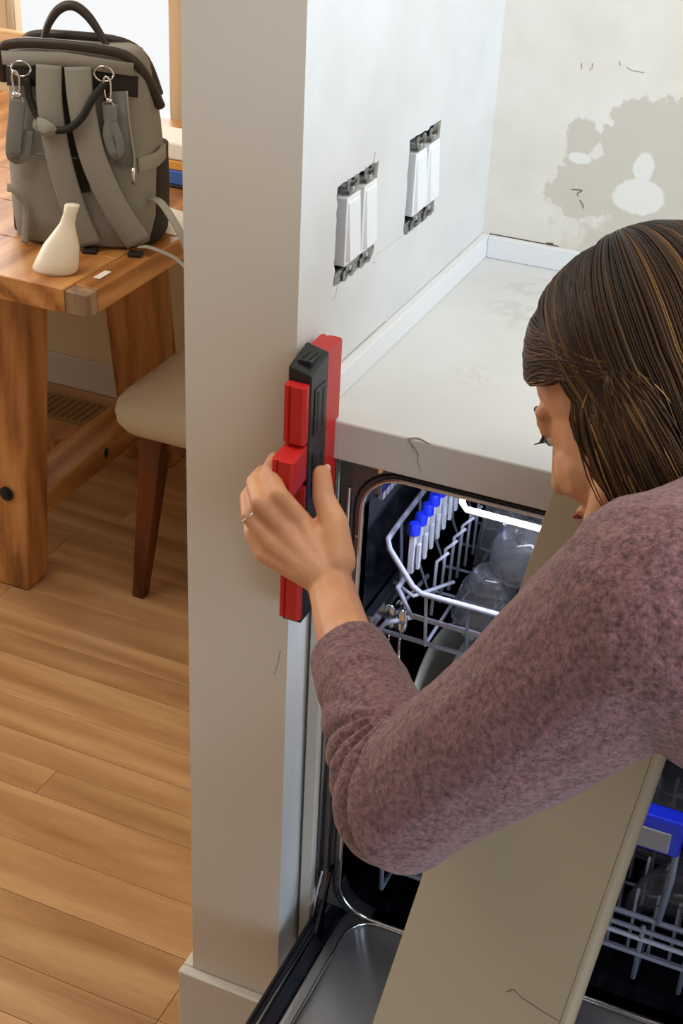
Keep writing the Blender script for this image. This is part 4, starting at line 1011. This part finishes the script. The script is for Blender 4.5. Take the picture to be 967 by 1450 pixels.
def lock(pts, r, tone):
    global lock_v
    n = 4; base = len(lock_v); P = [HM @ p for p in pts]; m = len(P); prev = None
    for i, p in enumerate(P):
        t = (P[min(i + 1, m - 1)] - P[max(i - 1, 0)]).normalized()
        u_ = prev if prev is not None else t.orthogonal(); u_ = (u_ - t * u_.dot(t)).normalized(); prev = u_; w_ = t.cross(u_)
        rad = r * (0.55 + 0.45 * math.sin(math.pi * min(1, (i + .6) / m))) * (1.0 if i < m - 3 else (m - i) / 3.5)
        for k in range(n):
            a = 2 * math.pi * k / n; lock_v.append(p + (u_ * math.cos(a) + w_ * math.sin(a)) * rad)
            tones.append(min(1, max(0, tone + 0.38 * (i / m) - 0.10)))
    for i in range(m - 1):
        for k in range(n):
            j = (k + 1) % n; lock_f.append((base + i * n + k, base + i * n + j, base + (i + 1) * n + j, base + (i + 1) * n + k))
def on_shell(x, phi, s, lift):
    """point over the skull at fore-aft x, angle phi from the parting towards the side"""
    fx = max(-1, min(1, (x - SK.x) / SR.x)); rr = math.sqrt(max(0.02, 1 - fx * fx))
    return Vector((x, s * (SR.y + lift) * rr * math.sin(phi), SK.z + (SR.z + lift) * rr * math.cos(phi)))
def push(p, lift):
    d = p - SK; k = math.sqrt((d.x / (SR.x + lift)) ** 2 + (d.y / (SR.y + lift)) ** 2 + (d.z / (SR.z + lift)) ** 2)
    return SK + d / k
def jit(a): return rg_.uniform(-a, a)
for s, cnt in ((1, 1700), (-1, 500)):
    for q in range(cnt):
        f = rg_.random(); lift = rg_.uniform(-0.004, 0.0035); x0 = 0.078 - 0.145 * f
        if f < 0.34:      # front locks swept over the temple towards the ear
            g = f / 0.34
            cp = [Vector((x0, s * 0.003, 0.14)), Vector((0.086 - .03 * g + jit(.004), s * (0.032 + jit(.004)), 0.088 + 0.022 * g)), Vector((0.068 - .034 * g + jit(.004), s * 0.062, 0.052 + 0.034 * g + jit(.006))),
                  Vector((0.030 - .03 * g, s * 0.082, 0.038 + 0.022 * g + jit(.006))), Vector((-0.004 - .02 * g + jit(.004), s * 0.088, 0.030 + jit(.006))), Vector((-0.034 - .02 * g + jit(.006), s * 0.088, 0.014 + jit(.008)))]
        else:             # locks combed straight down over the ear
            g = (f - 0.34) / 0.66; xe = 0.006 - 0.062 * g + jit(.006)
            cp = [Vector((x0, s * 0.003, 0.14)), Vector((x0 * .8 + .012 * (1 - g), s * 0.045, 0.122)), Vector((xe * .6 + x0 * .4 + .006, s * 0.077, 0.078)), Vector((xe + .004, s * 0.090, 0.035)), Vector((xe, s * 0.091, 0.01))]
        pts = [push(p, lift) for p in cr(cp, 3)]
        last = pts[-1]; ln = rg_.uniform(0.04, 0.15)
        curl = rg_.uniform(-0.012, 0.012); bias = rg_.uniform(-.012, .010)
        for i in range(1, 7):
            t = i / 6
            pts.append(last + Vector((bias * t + curl * math.sin(t * 3.0), s * (-0.020 * t * t + 0.004 * math.sin(t * 3)), -ln * t)))
        tone = rg_.choice((0.05, 0.12, 0.2, 0.25, 0.32, 0.4, 0.5)) + (0.38 if rg_.random() < 0.13 else 0) + (0.06 if f < .3 else 0)
        lock(pts, rg_.uniform(0.0006, 0.0016), tone)
# locks falling down the back of the head
for q in range(1100):
    ang = rg_.uniform(-1.5, 1.5); lift = rg_.uniform(-0.003, 0.004); pts = []
    ca, sa = math.cos(ang), math.sin(ang)
    for i in range(10):
        t = i / 9; th = 0.25 + t * 1.55
        pts.append(Vector((SK.x - 0.012 - (SR.x + lift) * math.sin(th) * ca, (SR.y + lift) * math.sin(th) * sa, SK.z + 0.002 + (SR.z + lift) * math.cos(th))))
    last = pts[-1]; ln = rg_.uniform(0.06, 0.14)
    for i in range(1, 6):
        t = i / 5; pts.append(last + Vector((0.012 * t * t, -last.y * 0.25 * t, -ln * t)))
    lock(pts, rg_.uniform(0.0006, 0.0017), rg_.choice((0.03, 0.1, 0.16, 0.24, 0.34, 0.46)) + (0.36 if rg_.random() < 0.12 else 0))
lm = bpy.data.meshes.new('hair_lock'); lm.from_pydata(lock_v, [], lock_f); lm.update()
at = lm.attributes.new('tone', 'FLOAT', 'POINT'); at.data.foreach_set('value', tones)
lk = mk('hair_locks', lm, 'hair', hair, smooth=True); lk['kind'] = 'stuff'
